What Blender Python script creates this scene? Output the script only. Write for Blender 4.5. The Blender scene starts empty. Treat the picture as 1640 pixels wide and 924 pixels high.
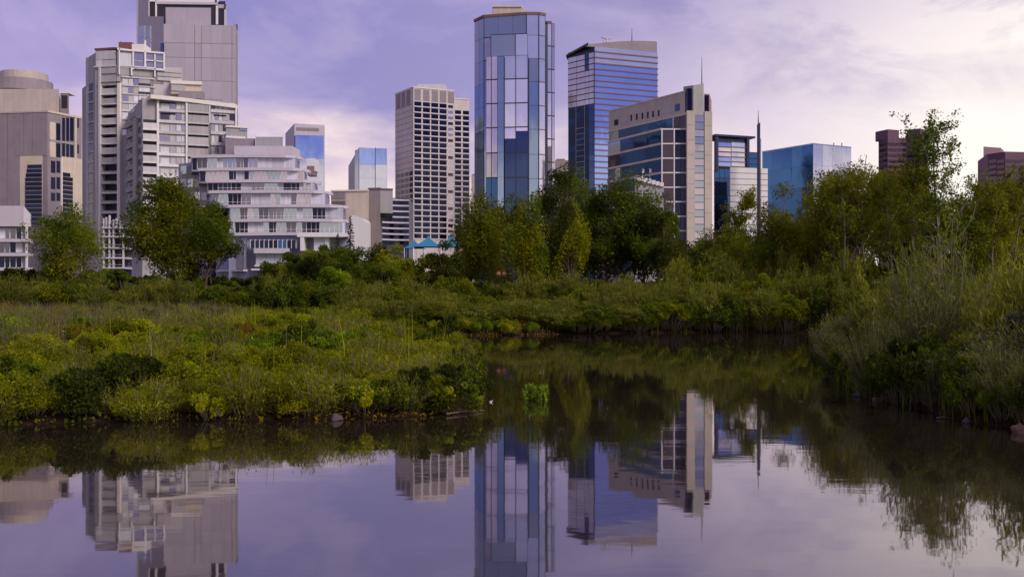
import bpy, math, random
import numpy as np
from mathutils import Vector
scn = bpy.context.scene
col = scn.collection
R = math.radians
random.seed(7)
rng = np.random.default_rng(11)

# ------------------------------------------------------------------ camera
CAMZ = 3.0
cam_data = bpy.data.cameras.new('camera')
cam_data.lens = 35.0; cam_data.sensor_width = 36.0
cam_data.clip_start = 0.1; cam_data.clip_end = 20000
cam = bpy.data.objects.new('camera', cam_data); col.objects.link(cam)
cam.location = (0, 0, CAMZ); cam.rotation_euler = (R(90), 0, 0)
scn.camera = cam

# ------------------------------------------------------------------ light
SUN_AZ, SUN_EL = 130.0, 38.0           # degrees to the right of the view direction, above the horizon
sun_data = bpy.data.lights.new('sun', 'SUN')
sun_data.energy = 2.6; sun_data.angle = R(24); sun_data.color = (1.0, 0.90, 0.80)
sun = bpy.data.objects.new('sun', sun_data); col.objects.link(sun)
sd = Vector((math.sin(R(SUN_AZ))*math.cos(R(SUN_EL)), math.cos(R(SUN_AZ))*math.cos(R(SUN_EL)), math.sin(R(SUN_EL))))
sun.rotation_euler = sd.to_track_quat('Z', 'Y').to_euler()
sun.location = sd*300

def srgb(r, g, b):
    f = lambda c: (c/255/12.92) if c/255 <= 0.04045 else ((c/255+0.055)/1.055)**2.4
    return (f(r), f(g), f(b), 1)

world = bpy.data.worlds.new('World'); scn.world = world; world.use_nodes = True
wt = world.node_tree; wt.nodes.clear()
def N(t, typ, **k):
    n = t.nodes.new(typ)
    for a, v in k.items(): setattr(n, a, v)
    return n
def L(t, a, b): t.links.new(a, b)
def ramp(t, stops, fac=None, interp='LINEAR'):
    n = N(t, 'ShaderNodeValToRGB'); cr = n.color_ramp; cr.interpolation = interp
    while len(cr.elements) < len(stops): cr.elements.new(0.5)
    for e, (p, c) in zip(cr.elements, stops): e.position = p; e.color = c
    if fac is not None: L(t, fac, n.inputs[0])
    return n
def mth(t, op, a, b=None, c=None, clamp=False):
    n = N(t, 'ShaderNodeMath', operation=op); n.use_clamp = clamp
    for i, v in enumerate((a, b, c)):
        if v is None: continue
        if isinstance(v, (int, float)): n.inputs[i].default_value = v
        else: L(t, v, n.inputs[i])
    return n.outputs[0]
def mixc(t, fac, a, b, blend='MIX'):
    n = N(t, 'ShaderNodeMix', data_type='RGBA', blend_type=blend)
    for sock, v in ((n.inputs[0], fac), (n.inputs[6], a), (n.inputs[7], b)):
        if isinstance(v, (int, float)): sock.default_value = v
        elif isinstance(v, tuple): sock.default_value = v
        else: L(t, v, sock)
    return n.outputs[2]
def noise(t, vec, scale, detail=4, rough=0.55, dist=0.0):
    n = N(t, 'ShaderNodeTexNoise'); L(t, vec, n.inputs['Vector'])
    n.inputs['Scale'].default_value = scale; n.inputs['Detail'].default_value = detail
    n.inputs['Roughness'].default_value = rough; n.inputs['Distortion'].default_value = dist
    return n.outputs['Fac']
def mapping(t, vec, loc=(0, 0, 0), scale=(1, 1, 1)):
    n = N(t, 'ShaderNodeMapping'); L(t, vec, n.inputs[0])
    n.inputs['Location'].default_value = loc; n.inputs['Scale'].default_value = scale
    return n.outputs[0]

def build_world():
    t = wt
    tc = N(t, 'ShaderNodeTexCoord'); d = tc.outputs['Generated']
    sep = N(t, 'ShaderNodeSeparateXYZ'); L(t, d, sep.inputs[0])
    zz = mth(t, 'ABSOLUTE', sep.outputs[2])
    sky = N(t, 'ShaderNodeTexSky', sky_type='NISHITA'); sky.sun_disc = False
    sky.sun_elevation = R(SUN_EL); sky.sun_rotation = R(SUN_AZ)
    # cloud deck: mottled violet above, breaking into pale cream and pink towards the horizon
    n1 = noise(t, mapping(t, d, (1.3, 2.4, 4.0), (1, 1, 3.2)), 3.0, 6, 0.55, 0.3)
    n2 = noise(t, mapping(t, d, (6.1, 6.6, 3.3), (1, 1, 2.6)), 2.1, 5, 0.5, 0.5)
    n3 = noise(t, mapping(t, d, (9.7, 2.1, 4.0), (1, 1, 2.2)), 9.0, 7, 0.6, 0.2)
    h = mth(t, 'ADD', zz, mth(t, 'MULTIPLY', mth(t, 'SUBTRACT', n1, 0.5), 0.22))
    h = mth(t, 'ADD', h, mth(t, 'MULTIPLY', mth(t, 'SUBTRACT', n3, 0.5), 0.06))
    low = srgb(255, 240, 226); pink = srgb(253, 229, 229); vio = srgb(150, 142, 206); dvio = srgb(140, 134, 198); lav = srgb(206, 184, 226)
    deck = mixc(t, ramp(t, [(0.46, (0, 0, 0, 1)), (0.68, (1, 1, 1, 1))], n2).outputs[0], dvio, lav)
    deck = mixc(t, mth(t, 'MULTIPLY', n3, 0.35), deck, vio)
    fac = ramp(t, [(0.112, (0, 0, 0, 1)), (0.138, (0.55, 0.55, 0.55, 1)), (0.17, (1, 1, 1, 1))], h).outputs[0]
    lowc = mixc(t, ramp(t, [(0.02, (0, 0, 0, 1)), (0.12, (1, 1, 1, 1))], h).outputs[0], low, pink)
    c = mixc(t, fac, lowc, deck)
    # broad glow of the cloud veil on the sun's side
    gd = Vector((math.sin(R(29))*math.cos(R(7.5)), math.cos(R(29))*math.cos(R(7.5)), math.sin(R(7.5))))
    dot = N(t, 'ShaderNodeVectorMath', operation='DOT_PRODUCT'); L(t, d, dot.inputs[0]); dot.inputs[1].default_value = gd
    dv = mth(t, 'MAXIMUM', dot.outputs['Value'], 0.0)
    g1 = mth(t, 'POWER', dv, 9.0); g2 = mth(t, 'POWER', dv, 42.0)
    n4 = noise(t, mapping(t, d, (2.2, 8.1, 1.0), (1, 1, 2.4)), 4.5, 8, 0.6, 0.6)
    c = mixc(t, ramp(t, [(0.28, (0.3, 0.3, 0.3, 1)), (0.46, (0, 0, 0, 1))], n4).outputs[0], c, srgb(226, 206, 230))
    veil = ramp(t, [(0.20, (1, 1, 1, 1)), (0.34, (0.5, 0.5, 0.5, 1))], h).outputs[0]
    g1 = mth(t, 'MULTIPLY', g1, veil)
    c = mixc(t, mth(t, 'MULTIPLY', g1, mth(t, 'ADD', 0.55, mth(t, 'MULTIPLY', n2, 0.7)), clamp=True), c, srgb(226, 206, 226))
    c = mixc(t, mth(t, 'MULTIPLY', mth(t, 'MULTIPLY', g2, veil), 1.2, clamp=True), c, (1.14, 1.04, 0.97, 1))
    hi = ramp(t, [(0.16, (0, 0, 0, 1)), (0.26, (1, 1, 1, 1))], h).outputs[0]
    dk = ramp(t, [(0.44, (0, 0, 0, 1)), (0.58, (0.85, 0.85, 0.85, 1))], n4).outputs[0]
    c = mixc(t, mth(t, 'MULTIPLY', hi, dk), c, srgb(156, 146, 196))
    sc10 = N(t, 'ShaderNodeVectorMath', operation='SCALE'); L(t, c, sc10.inputs[0]); sc10.inputs['Scale'].default_value = 10.0
    out = mixc(t, 0.93, sky.outputs[0], sc10.outputs[0])
    bg = N(t, 'ShaderNodeBackground'); L(t, out, bg.inputs[0]); bg.inputs[1].default_value = 0.1
    wo = N(t, 'ShaderNodeOutputWorld'); L(t, bg.outputs[0], wo.inputs[0])
build_world()
scn.view_settings.view_transform = 'Standard'; scn.view_settings.look = 'None'
scn.view_settings.exposure = 0.0; scn.view_settings.gamma = 1.0
scn.view_settings.use_curve_mapping = False
scn.cycles.max_bounces = 6; scn.cycles.transparent_max_bounces = 4
scn.cycles.use_denoising = True

# ------------------------------------------------------------------ pixel helpers (photo pixels, 1640 x 924)
FP, CX, CY = 1640*35.0/36.0, 820.0, 462.0
def PX(p, D): return (p-CX)/FP*D
def PZ(y, D): return CAMZ+(CY-y)/FP*D

# ------------------------------------------------------------------ materials
MAT = {}
def newmat(name):
    m = bpy.data.materials.new(name); m.use_nodes = True
    t = m.node_tree; t.nodes.clear()
    o = N(t, 'ShaderNodeOutputMaterial'); b = N(t, 'ShaderNodeBsdfPrincipled'); L(t, b.outputs[0], o.inputs[0])
    MAT[name] = m
    return m, t, b
def wall(name, rgb, rough=0.8, var=0.20, streak=0.21, obj_var=0.0, scale=0.25):
    m, t, b = newmat(name)
    g = N(t, 'ShaderNodeNewGeometry'); pos = g.outputs['Position']
    a = noise(t, pos, scale, 5, 0.6); s = noise(t, mapping(t, pos, (0, 0, 0), (1.3, 1.3, 0.05)), 1.0, 4, 0.6)
    f = noise(t, pos, 3.0, 3, 0.6)
    v = mth(t, 'ADD', 1.0, mth(t, 'MULTIPLY', mth(t, 'SUBTRACT', a, 0.5), var*2))
    v = mth(t, 'ADD', v, mth(t, 'MULTIPLY', mth(t, 'SUBTRACT', s, 0.5), streak*2))
    v = mth(t, 'ADD', v, mth(t, 'MULTIPLY', mth(t, 'SUBTRACT', f, 0.5), 0.10))
    if obj_var:
        oi = N(t, 'ShaderNodeObjectInfo')
        v = mth(t, 'ADD', v, mth(t, 'MULTIPLY', mth(t, 'SUBTRACT', oi.outputs['Random'], 0.5), obj_var*2))
    sc = N(t, 'ShaderNodeVectorMath', operation='SCALE'); sc.inputs[0].default_value = rgb[:3]; L(t, v, sc.inputs['Scale'])
    L(t, sc.outputs[0], b.inputs['Base Color']); b.inputs['Roughness'].default_value = rough
    b.inputs['Specular IOR Level'].default_value = 0.3
    return m
def glass(name, rgb, metal=0.85, rough=0.05, obj_var=0.05, wob=0.0025, wscale=0.35):
    m, t, b = newmat(name)
    g = N(t, 'ShaderNodeNewGeometry'); pos = g.outputs['Position']
    oi = N(t, 'ShaderNodeObjectInfo')
    a = noise(t, pos, 0.08, 3, 0.5)
    v = mth(t, 'ADD', 1.0, mth(t, 'MULTIPLY', mth(t, 'SUBTRACT', oi.outputs['Random'], 0.5), obj_var*2))
    v = mth(t, 'MULTIPLY', v, mth(t, 'ADD', 0.85, mth(t, 'MULTIPLY', a, 0.3)))
    sc = N(t, 'ShaderNodeVectorMath', operation='SCALE'); sc.inputs[0].default_value = rgb[:3]; L(t, v, sc.inputs['Scale'])
    L(t, sc.outputs[0], b.inputs['Base Color'])
    b.inputs['Metallic'].default_value = metal; b.inputs['Roughness'].default_value = rough
    # slightly wavy float glass, each pane set a hair out of true
    nz = N(t, 'ShaderNodeTexNoise'); L(t, mapping(t, pos, (0, 0, 0), (1, 1, 0.5)), nz.inputs['Vector']); nz.inputs['Scale'].default_value = wscale; nz.inputs['Detail'].default_value = 2
    off = N(t, 'ShaderNodeVectorMath', operation='SUBTRACT'); L(t, nz.outputs['Color'], off.inputs[0]); off.inputs[1].default_value = (0.5, 0.5, 0.5)
    s1 = N(t, 'ShaderNodeVectorMath', operation='SCALE'); L(t, off.outputs[0], s1.inputs[0]); s1.inputs['Scale'].default_value = wob*8
    wn = N(t, 'ShaderNodeTexWhiteNoise', noise_dimensions='1D'); L(t, oi.outputs['Random'], wn.inputs['W'])
    off2 = N(t, 'ShaderNodeVectorMath', operation='SUBTRACT'); L(t, wn.outputs['Color'], off2.inputs[0]); off2.inputs[1].default_value = (0.5, 0.5, 0.5)
    s2 = N(t, 'ShaderNodeVectorMath', operation='SCALE'); L(t, off2.outputs[0], s2.inputs[0]); s2.inputs['Scale'].default_value = wob*6
    ad = N(t, 'ShaderNodeVectorMath', operation='ADD'); L(t, g.outputs['Normal'], ad.inputs[0]); L(t, s1.outputs[0], ad.inputs[1])
    ad2 = N(t, 'ShaderNodeVectorMath', operation='ADD'); L(t, ad.outputs[0], ad2.inputs[0]); L(t, s2.outputs[0], ad2.inputs[1])
    nn = N(t, 'ShaderNodeVectorMath', operation='NORMALIZE'); L(t, ad2.outputs[0], nn.inputs[0])
    L(t, nn.outputs[0], b.inputs['Normal'])
    return m

wall('beige_stone', (0.52, 0.44, 0.38)); wall('beige_light', (0.66, 0.55, 0.44)); wall('mauve_wall', (0.30, 0.25, 0.27))
wall('warm_brown_trim', (0.23, 0.12, 0.10)); wall('pale_concrete', (0.60, 0.57, 0.57), obj_var=0.15); wall('concrete', (0.46, 0.43, 0.43), obj_var=0.16)
wall('grey_concrete', (0.36, 0.34, 0.35), obj_var=0.06); wall('white_paint', (0.80, 0.77, 0.76), 0.6, 0.08, 0.08); wall('cream_cornice', (0.80, 0.74, 0.66), 0.6, 0.08, 0.06)
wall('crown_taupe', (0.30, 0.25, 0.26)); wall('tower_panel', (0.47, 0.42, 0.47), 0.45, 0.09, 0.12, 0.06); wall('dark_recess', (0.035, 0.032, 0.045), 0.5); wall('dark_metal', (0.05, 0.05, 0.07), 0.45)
wall('dark_navy', (0.03, 0.04, 0.09), 0.35); wall('grid_stone', (0.62, 0.55, 0.54)); wall('grid_pale', (0.74, 0.68, 0.68)); wall('slab_white', (0.58, 0.53, 0.57), 0.55, 0.08, 0.10); wall('blue_grey_wall', (0.30, 0.30, 0.40), 0.6)
wall('curtain', (0.60, 0.60, 0.64), 0.7, 0.10, 0.3, 0.2); glass('glass_teal', (0.05, 0.14, 0.33)); wall('maroon_wall', (0.14, 0.07, 0.10), 0.5); wall('maroon_light', (0.30, 0.18, 0.19), 0.6)
wall('green_grey_stone', (0.40, 0.39, 0.37)); wall('rust_box', (0.22, 0.09, 0.08)); wall('joint', (0.15, 0.14, 0.16)); wall('roof_grey', (0.25, 0.24, 0.26))
wall('tent_blue', (0.035, 0.19, 0.30), 0.6, 0.05, 0.0); wall('orange_plastic', (0.45, 0.13, 0.01), 0.5, 0.05, 0); wall('sign_blue', (0.06, 0.12, 0.40), 0.5, 0.05, 0)
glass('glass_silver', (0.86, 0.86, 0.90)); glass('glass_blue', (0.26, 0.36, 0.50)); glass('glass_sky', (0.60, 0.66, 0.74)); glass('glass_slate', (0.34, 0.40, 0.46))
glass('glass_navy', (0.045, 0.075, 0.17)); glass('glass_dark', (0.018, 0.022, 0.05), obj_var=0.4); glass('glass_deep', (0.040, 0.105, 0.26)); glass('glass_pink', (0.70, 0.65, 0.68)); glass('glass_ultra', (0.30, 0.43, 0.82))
glass('glass_brown', (0.075, 0.06, 0.08)); glass('glass_mauve', (0.46, 0.45, 0.49)); glass('glass_window', (0.13, 0.13, 0.17), obj_var=0.45)

# ------------------------------------------------------------------ object helpers
def tag(o, label=None, cat=None, group=None, kind=None):
    if label: o['label'] = label
    if cat: o['category'] = cat
    if group: o['group'] = group
    if kind: o['kind'] = kind
    return o
def mesh_obj(name, verts, faces, mat, parent=None, loc=(0, 0, 0), smooth=False):
    me = bpy.data.meshes.new(name); me.from_pydata([tuple(v) for v in verts], [], faces); me.update()
    me.materials.append(MAT[mat] if isinstance(mat, str) else mat)
    if smooth: me.polygons.foreach_set('use_smooth', [True]*len(me.polygons))
    o = bpy.data.objects.new(name, me); col.objects.link(o); o.location = loc
    if parent: o.parent = parent
    return o
def thing(name, label, cat, loc, group=None):
    o = bpy.data.objects.new(name, None); col.objects.link(o); o.location = loc
    o.empty_display_size = 0.5
    return tag(o, label, cat, group)
UNIT = {}
def unit_box(mat):
    if mat not in UNIT:
        v = [(x, y, z) for z in (0, 1) for y in (0, 1) for x in (0, 1)]
        f = [(0, 2, 3, 1), (4, 5, 7, 6), (0, 1, 5, 4), (2, 6, 7, 3), (0, 4, 6, 2), (1, 3, 7, 5)]
        me = bpy.data.meshes.new('panel_'+mat); me.from_pydata(v, [], f); me.update(); me.materials.append(MAT[mat]); UNIT[mat] = me
    return UNIT[mat]
def base_of(par):
    v = Vector((0, 0, 0)); o = par
    while o is not None: v += o.location; o = o.parent
    return v
def boxpart(name, mat, par, x0, x1, y0, y1, z0, z1):
    o = bpy.data.objects.new(name, unit_box(mat)); col.objects.link(o); o.parent = par
    b = base_of(par); o.location = (x0-b.x, y0-b.y, z0-b.z); o.scale = (x1-x0, y1-y0, z1-z0)
    return o
def prism(name, mat, par, plan, z0, z1):
    """closed block on a plan outline (world XY); z1 may be a list, one height per corner"""
    n = len(plan); b = base_of(par) if par else Vector((0, 0, 0))
    zt = z1 if isinstance(z1, (list, tuple)) else [z1]*n
    area = sum(plan[i][0]*plan[(i+1) % n][1]-plan[(i+1) % n][0]*plan[i][1] for i in range(n))
    if area < 0: plan = plan[::-1]; zt = list(zt)[::-1]
    v = [(x-b.x, y-b.y, z0-b.z) for x, y in plan]+[(x-b.x, y-b.y, z-b.z) for (x, y), z in zip(plan, zt)]
    f = [tuple(range(n))[::-1], tuple(range(n, 2*n))]+[(i, (i+1) % n, n+(i+1) % n, n+i) for i in range(n)]
    return mesh_obj(name, v, f, mat, par)
class Face:
    """a vertical wall plane between two photo columns at known depths"""
    def __init__(s, p0, D0, p1, D1):
        s.p0, s.p1 = p0, p1
        s.A = Vector((PX(p0, D0), D0)); s.B = Vector((PX(p1, D1), D1))
        s.d = (s.B-s.A).normalized(); s.len = (s.B-s.A).length; s.n = Vector((s.d.y, -s.d.x))
    def s(self, p):
        t = (p-CX)/FP
        return (t*self.A.y-self.A.x)/(self.d.x-t*self.d.y)
    def depth(self, p): return self.A.y+self.s(p)*self.d.y
    def z(self, p, y): return PZ(y, self.depth(p))
    def pt(self, p, out=0.0):
        q = self.A+self.d*self.s(p)+self.n*out
        return (q.x, q.y)
    def ptl(self, l, out=0.0):
        q = self.A+self.d*l+self.n*out
        return (q.x, q.y)
    def boxl(self, name, mat, par, l0, l1, z0, z1, o0=-0.3, o1=0.08):
        q = self.A+self.d*l0+self.n*o1; b = base_of(par)
        o = bpy.data.objects.new(name, unit_box(mat)); col.objects.link(o); o.parent = par
        o.location = (q.x-b.x, q.y-b.y, z0-b.z); o.rotation_euler = (0, 0, math.atan2(self.d.y, self.d.x))
        o.scale = (l1-l0, o1-o0, z1-z0)
        return o
    def box(self, name, mat, par, p0, p1, z0, z1, o0=-0.3, o1=0.08):
        return self.boxl(name, mat, par, self.s(p0), self.s(p1), z0, z1, o0, o1)
    def boxy(self, name, mat, par, p0, p1, ytop, ybot, o0=-0.3, o1=0.08):
        pm = (p0+p1)/2
        return self.box(name, mat, par, p0, p1, self.z(pm, ybot), self.z(pm, ytop), o0, o1)
def tube_arrays(path, radii, sides=6):
    path = [Vector(p) for p in path]; v = []; f = []
    for i, p in enumerate(path):
        d = (path[min(i+1, len(path)-1)]-path[max(i-1, 0)])
        d = d.normalized() if d.length > 1e-6 else Vector((0, 0, 1))
        a = d.orthogonal().normalized(); c = d.cross(a)
        for k in range(sides):
            w = 2*math.pi*k/sides; q = p+(a*math.cos(w)+c*math.sin(w))*radii[i]; v.append(tuple(q))
    for i in range(len(path)-1):
        for k in range(sides):
            f.append((i*sides+k, i*sides+(k+1) % sides, (i+1)*sides+(k+1) % sides, (i+1)*sides+k))
    f.append(tuple(range(sides))[::-1]); f.append(tuple(range((len(path)-1)*sides, len(path)*sides)))
    return v, f
def tubes_mesh(name, specs, mat, parent=None, loc=(0, 0, 0), sides=6):
    V = []; F_ = []
    for path, rad in specs:
        v, f = tube_arrays(path, rad, sides); o = len(V); V += v; F_ += [tuple(i+o for i in q) for q in f]
    return mesh_obj(name, V, F_, mat, parent, loc, True)
# ------------------------------------------------------------------ terrain and pond
def WP(p, y):                        # a point of the water's edge from the photo: the water plane is z = 0
    D = CAMZ*FP/(y-CY); return (PX(p, D), D)
POND = [(-60, -8), (-60, 21.0), (-24, 21.4), WP(0, 684), WP(80, 678), WP(160, 676), WP(260, 673), WP(340, 674), WP(430, 671), WP(520, 672), WP(600, 669),
        WP(680, 666), WP(735, 659), WP(765, 644), WP(770, 622), WP(764, 600), WP(745, 580), WP(700, 566), WP(640, 556), WP(560, 552), (-9.5, 57.5), (-8.5, 63.5),
        WP(640, 536), WP(760, 537), WP(860, 536), WP(960, 534), WP(1060, 533), WP(1160, 532), WP(1260, 533), WP(1345, 536), WP(1420, 540),
        (22.5, 57), (18.5, 50), WP(1352, 568), WP(1332, 585), WP(1336, 612), WP(1375, 634), WP(1440, 650), WP(1500, 664), WP(1560, 676), WP(1640, 690), (14.5, 17), (20, 12), (30, 9), (30, -8)]
poly = np.array(POND)
def pond_sd(x, y):
    """signed distance to the pond outline, positive on land"""
    x = np.asarray(x, float); y = np.asarray(y, float)
    d2 = np.full(x.shape, 1e18); inside = np.zeros(x.shape, bool); n = len(poly)
    for i in range(n):
        a = poly[i]; b = poly[(i+1) % n]; e = b-a; wx = x-a[0]; wy = y-a[1]
        t = np.clip((wx*e[0]+wy*e[1])/(e@e), 0, 1)
        d2 = np.minimum(d2, (wx-e[0]*t)**2+(wy-e[1]*t)**2)
        c = ((a[1] <= y) & (b[1] > y)) | ((b[1] <= y) & (a[1] > y))
        xi = a[0]+(y-a[1])/(e[1] if abs(e[1]) > 1e-9 else 1e-9)*e[0]
        inside ^= c & (x < xi)
    return np.where(inside, -1, 1)*np.sqrt(d2)
def gnoise(x, y, s, seed):
    r = np.random.default_rng(seed); o = np.zeros(np.shape(x))
    for k in range(6):
        a = r.uniform(0, 6.28); fr = s*(0.6+0.9*r.random()); o = o+np.sin((x*math.cos(a)+y*math.sin(a))*fr+r.uniform(0, 6.28))
    return o/6
def ground(x, y):
    x = np.asarray(x, float); y = np.asarray(y, float)
    s = pond_sd(x, y)
    land = 0.32*np.clip(s/0.7, 0, 1)+0.35*np.clip(s/8, 0, 1)+0.10*gnoise(x, y, 0.9, 3)*np.clip(s/2, 0, 1)
    rise = np.clip((y-78)/110, 0, 1); rise = rise*rise*(3-2*rise)*3.6
    wat = -1.2*np.clip(-s/5, 0, 1)-0.08
    return np.where(s > 0, land+rise, wat)
def build_ground():
    def axis(lo, hi, fine_lo, fine_hi, step):
        a = [fine_lo]; s = step
        while a[-1] < fine_hi: a.append(a[-1]+step)
        b = []; s = step; v = a[-1]
        while v < hi: s *= 1.35; v = min(v+s, hi); b.append(v)
        c = []; s = step; v = fine_lo
        while v > lo: s *= 1.35; v = max(v-s, lo); c.append(v)
        return np.array(c[::-1]+a+b)
    xs = axis(-6000, 6000, -45, 48, 0.5); ys = axis(-3000, 9000, 10, 112, 0.5)
    gx, gy = np.meshgrid(xs, ys); gz = ground(gx, gy)
    nx, ny = len(xs), len(ys)
    me = bpy.data.meshes.new('ground'); V = np.stack([gx, gy, gz], -1).reshape(-1, 3).astype(np.float32)
    i = np.arange(ny-1)[:, None]*nx+np.arange(nx-1)[None, :]; q = np.stack([i, i+1, i+nx+1, i+nx], -1).reshape(-1, 4)
    quads(me, V, q)
    me.polygons.foreach_set('use_smooth', np.ones(len(q), bool))
    m, t, b = newmat('soil'); g = N(t, 'ShaderNodeNewGeometry'); pos = g.outputs['Position']
    a = noise(t, pos, 0.7, 6, 0.65); sp = N(t, 'ShaderNodeSeparateXYZ'); L(t, pos, sp.inputs[0])
    soil = ramp(t, [(0.3, (0.014, 0.009, 0.006, 1)), (0.6, (0.035, 0.022, 0.013, 1)), (0.8, (0.06, 0.04, 0.025, 1))], noise(t, pos, 6, 5, 0.6)).outputs[0]
    grass = ramp(t, [(0.3, (0.03, 0.04, 0.008, 1)), (0.7, (0.08, 0.085, 0.02, 1))], a).outputs[0]
    f = ramp(t, [(0.25, (0, 0, 0, 1)), (0.5, (1, 1, 1, 1))], sp.outputs[2]).outputs[0]
    L(t, mixc(t, f, soil, grass), b.inputs['Base Color']); b.inputs['Roughness'].default_value = 0.95; b.inputs['Specular IOR Level'].default_value = 0.0
    me.materials.append(m); o = bpy.data.objects.new('ground', me); col.objects.link(o); tag(o, kind='structure')
def quads(me, V, q):
    me.vertices.add(len(V)); me.vertices.foreach_set('co', np.asarray(V, np.float32).ravel())
    me.loops.add(q.size); me.loops.foreach_set('vertex_index', q.astype(np.int32).ravel())
    me.polygons.add(len(q)); me.polygons.foreach_set('loop_start', np.arange(0, q.size, q.shape[1], dtype=np.int32))
    me.update(calc_edges=True)
build_ground()
def build_water():
    m = bpy.data.materials.new('pond_water'); m.use_nodes = True; t = m.node_tree; t.nodes.clear()
    o = N(t, 'ShaderNodeOutputMaterial')
    g = N(t, 'ShaderNodeNewGeometry'); pos = g.outputs['Position']
    n1 = N(t, 'ShaderNodeTexNoise'); L(t, mapping(t, pos, (0, 0, 0), (0.35, 1.0, 1)), n1.inputs['Vector']); n1.inputs['Scale'].default_value = 0.8; n1.inputs['Detail'].default_value = 3
    n2 = N(t, 'ShaderNodeTexNoise'); L(t, mapping(t, pos, (5, 2, 0), (0.5, 1.0, 1)), n2.inputs['Vector']); n2.inputs['Scale'].default_value = 3.2; n2.inputs['Detail'].default_value = 2
    patch = noise(t, mapping(t, pos, (1, 7, 0), (0.6, 1, 1)), 0.12, 3, 0.5)
    h = mth(t, 'ADD', mth(t, 'MULTIPLY', n1.outputs['Fac'], 1.0), mth(t, 'MULTIPLY', n2.outputs['Fac'], mth(t, 'MULTIPLY', patch, 0.30)))
    bp = N(t, 'ShaderNodeBump'); bp.inputs['Strength'].default_value = 1.0; bp.inputs['Distance'].default_value = 0.0026; L(t, h, bp.inputs['Height'])
    gl = N(t, 'ShaderNodeBsdfGlossy'); gl.inputs['Color'].default_value = (0.98, 0.94, 0.95, 1); gl.inputs['Roughness'].default_value = 0.03; L(t, bp.outputs[0], gl.inputs['Normal'])
    df = N(t, 'ShaderNodeBsdfDiffuse'); df.inputs['Color'].default_value = (0.020, 0.014, 0.009, 1)
    fr = N(t, 'ShaderNodeFresnel'); fr.inputs['IOR'].default_value = 1.9; L(t, bp.outputs[0], fr.inputs['Normal'])
    mx = N(t, 'ShaderNodeMixShader'); L(t, mth(t, 'ADD', 0.16, mth(t, 'MULTIPLY', fr.outputs[0], 0.84)), mx.inputs[0]); L(t, df.outputs[0], mx.inputs[1]); L(t, gl.outputs[0], mx.inputs[2]); L(t, mx.outputs[0], o.inputs[0])
    w = mesh_obj('pond_water', [(-62, -10, 0), (34, -10, 0), (34, 72, 0), (-62, 72, 0)], [(0, 1, 2, 3)], m); tag(w, kind='structure')
build_water()
# ------------------------------------------------------------------ the city
def base_thing(name, label, cat, p, D, z=None):
    x = PX(p, D); return thing(name, label, cat, (x, D, float(ground(x, D))-0.3 if z is None else z))

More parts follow.
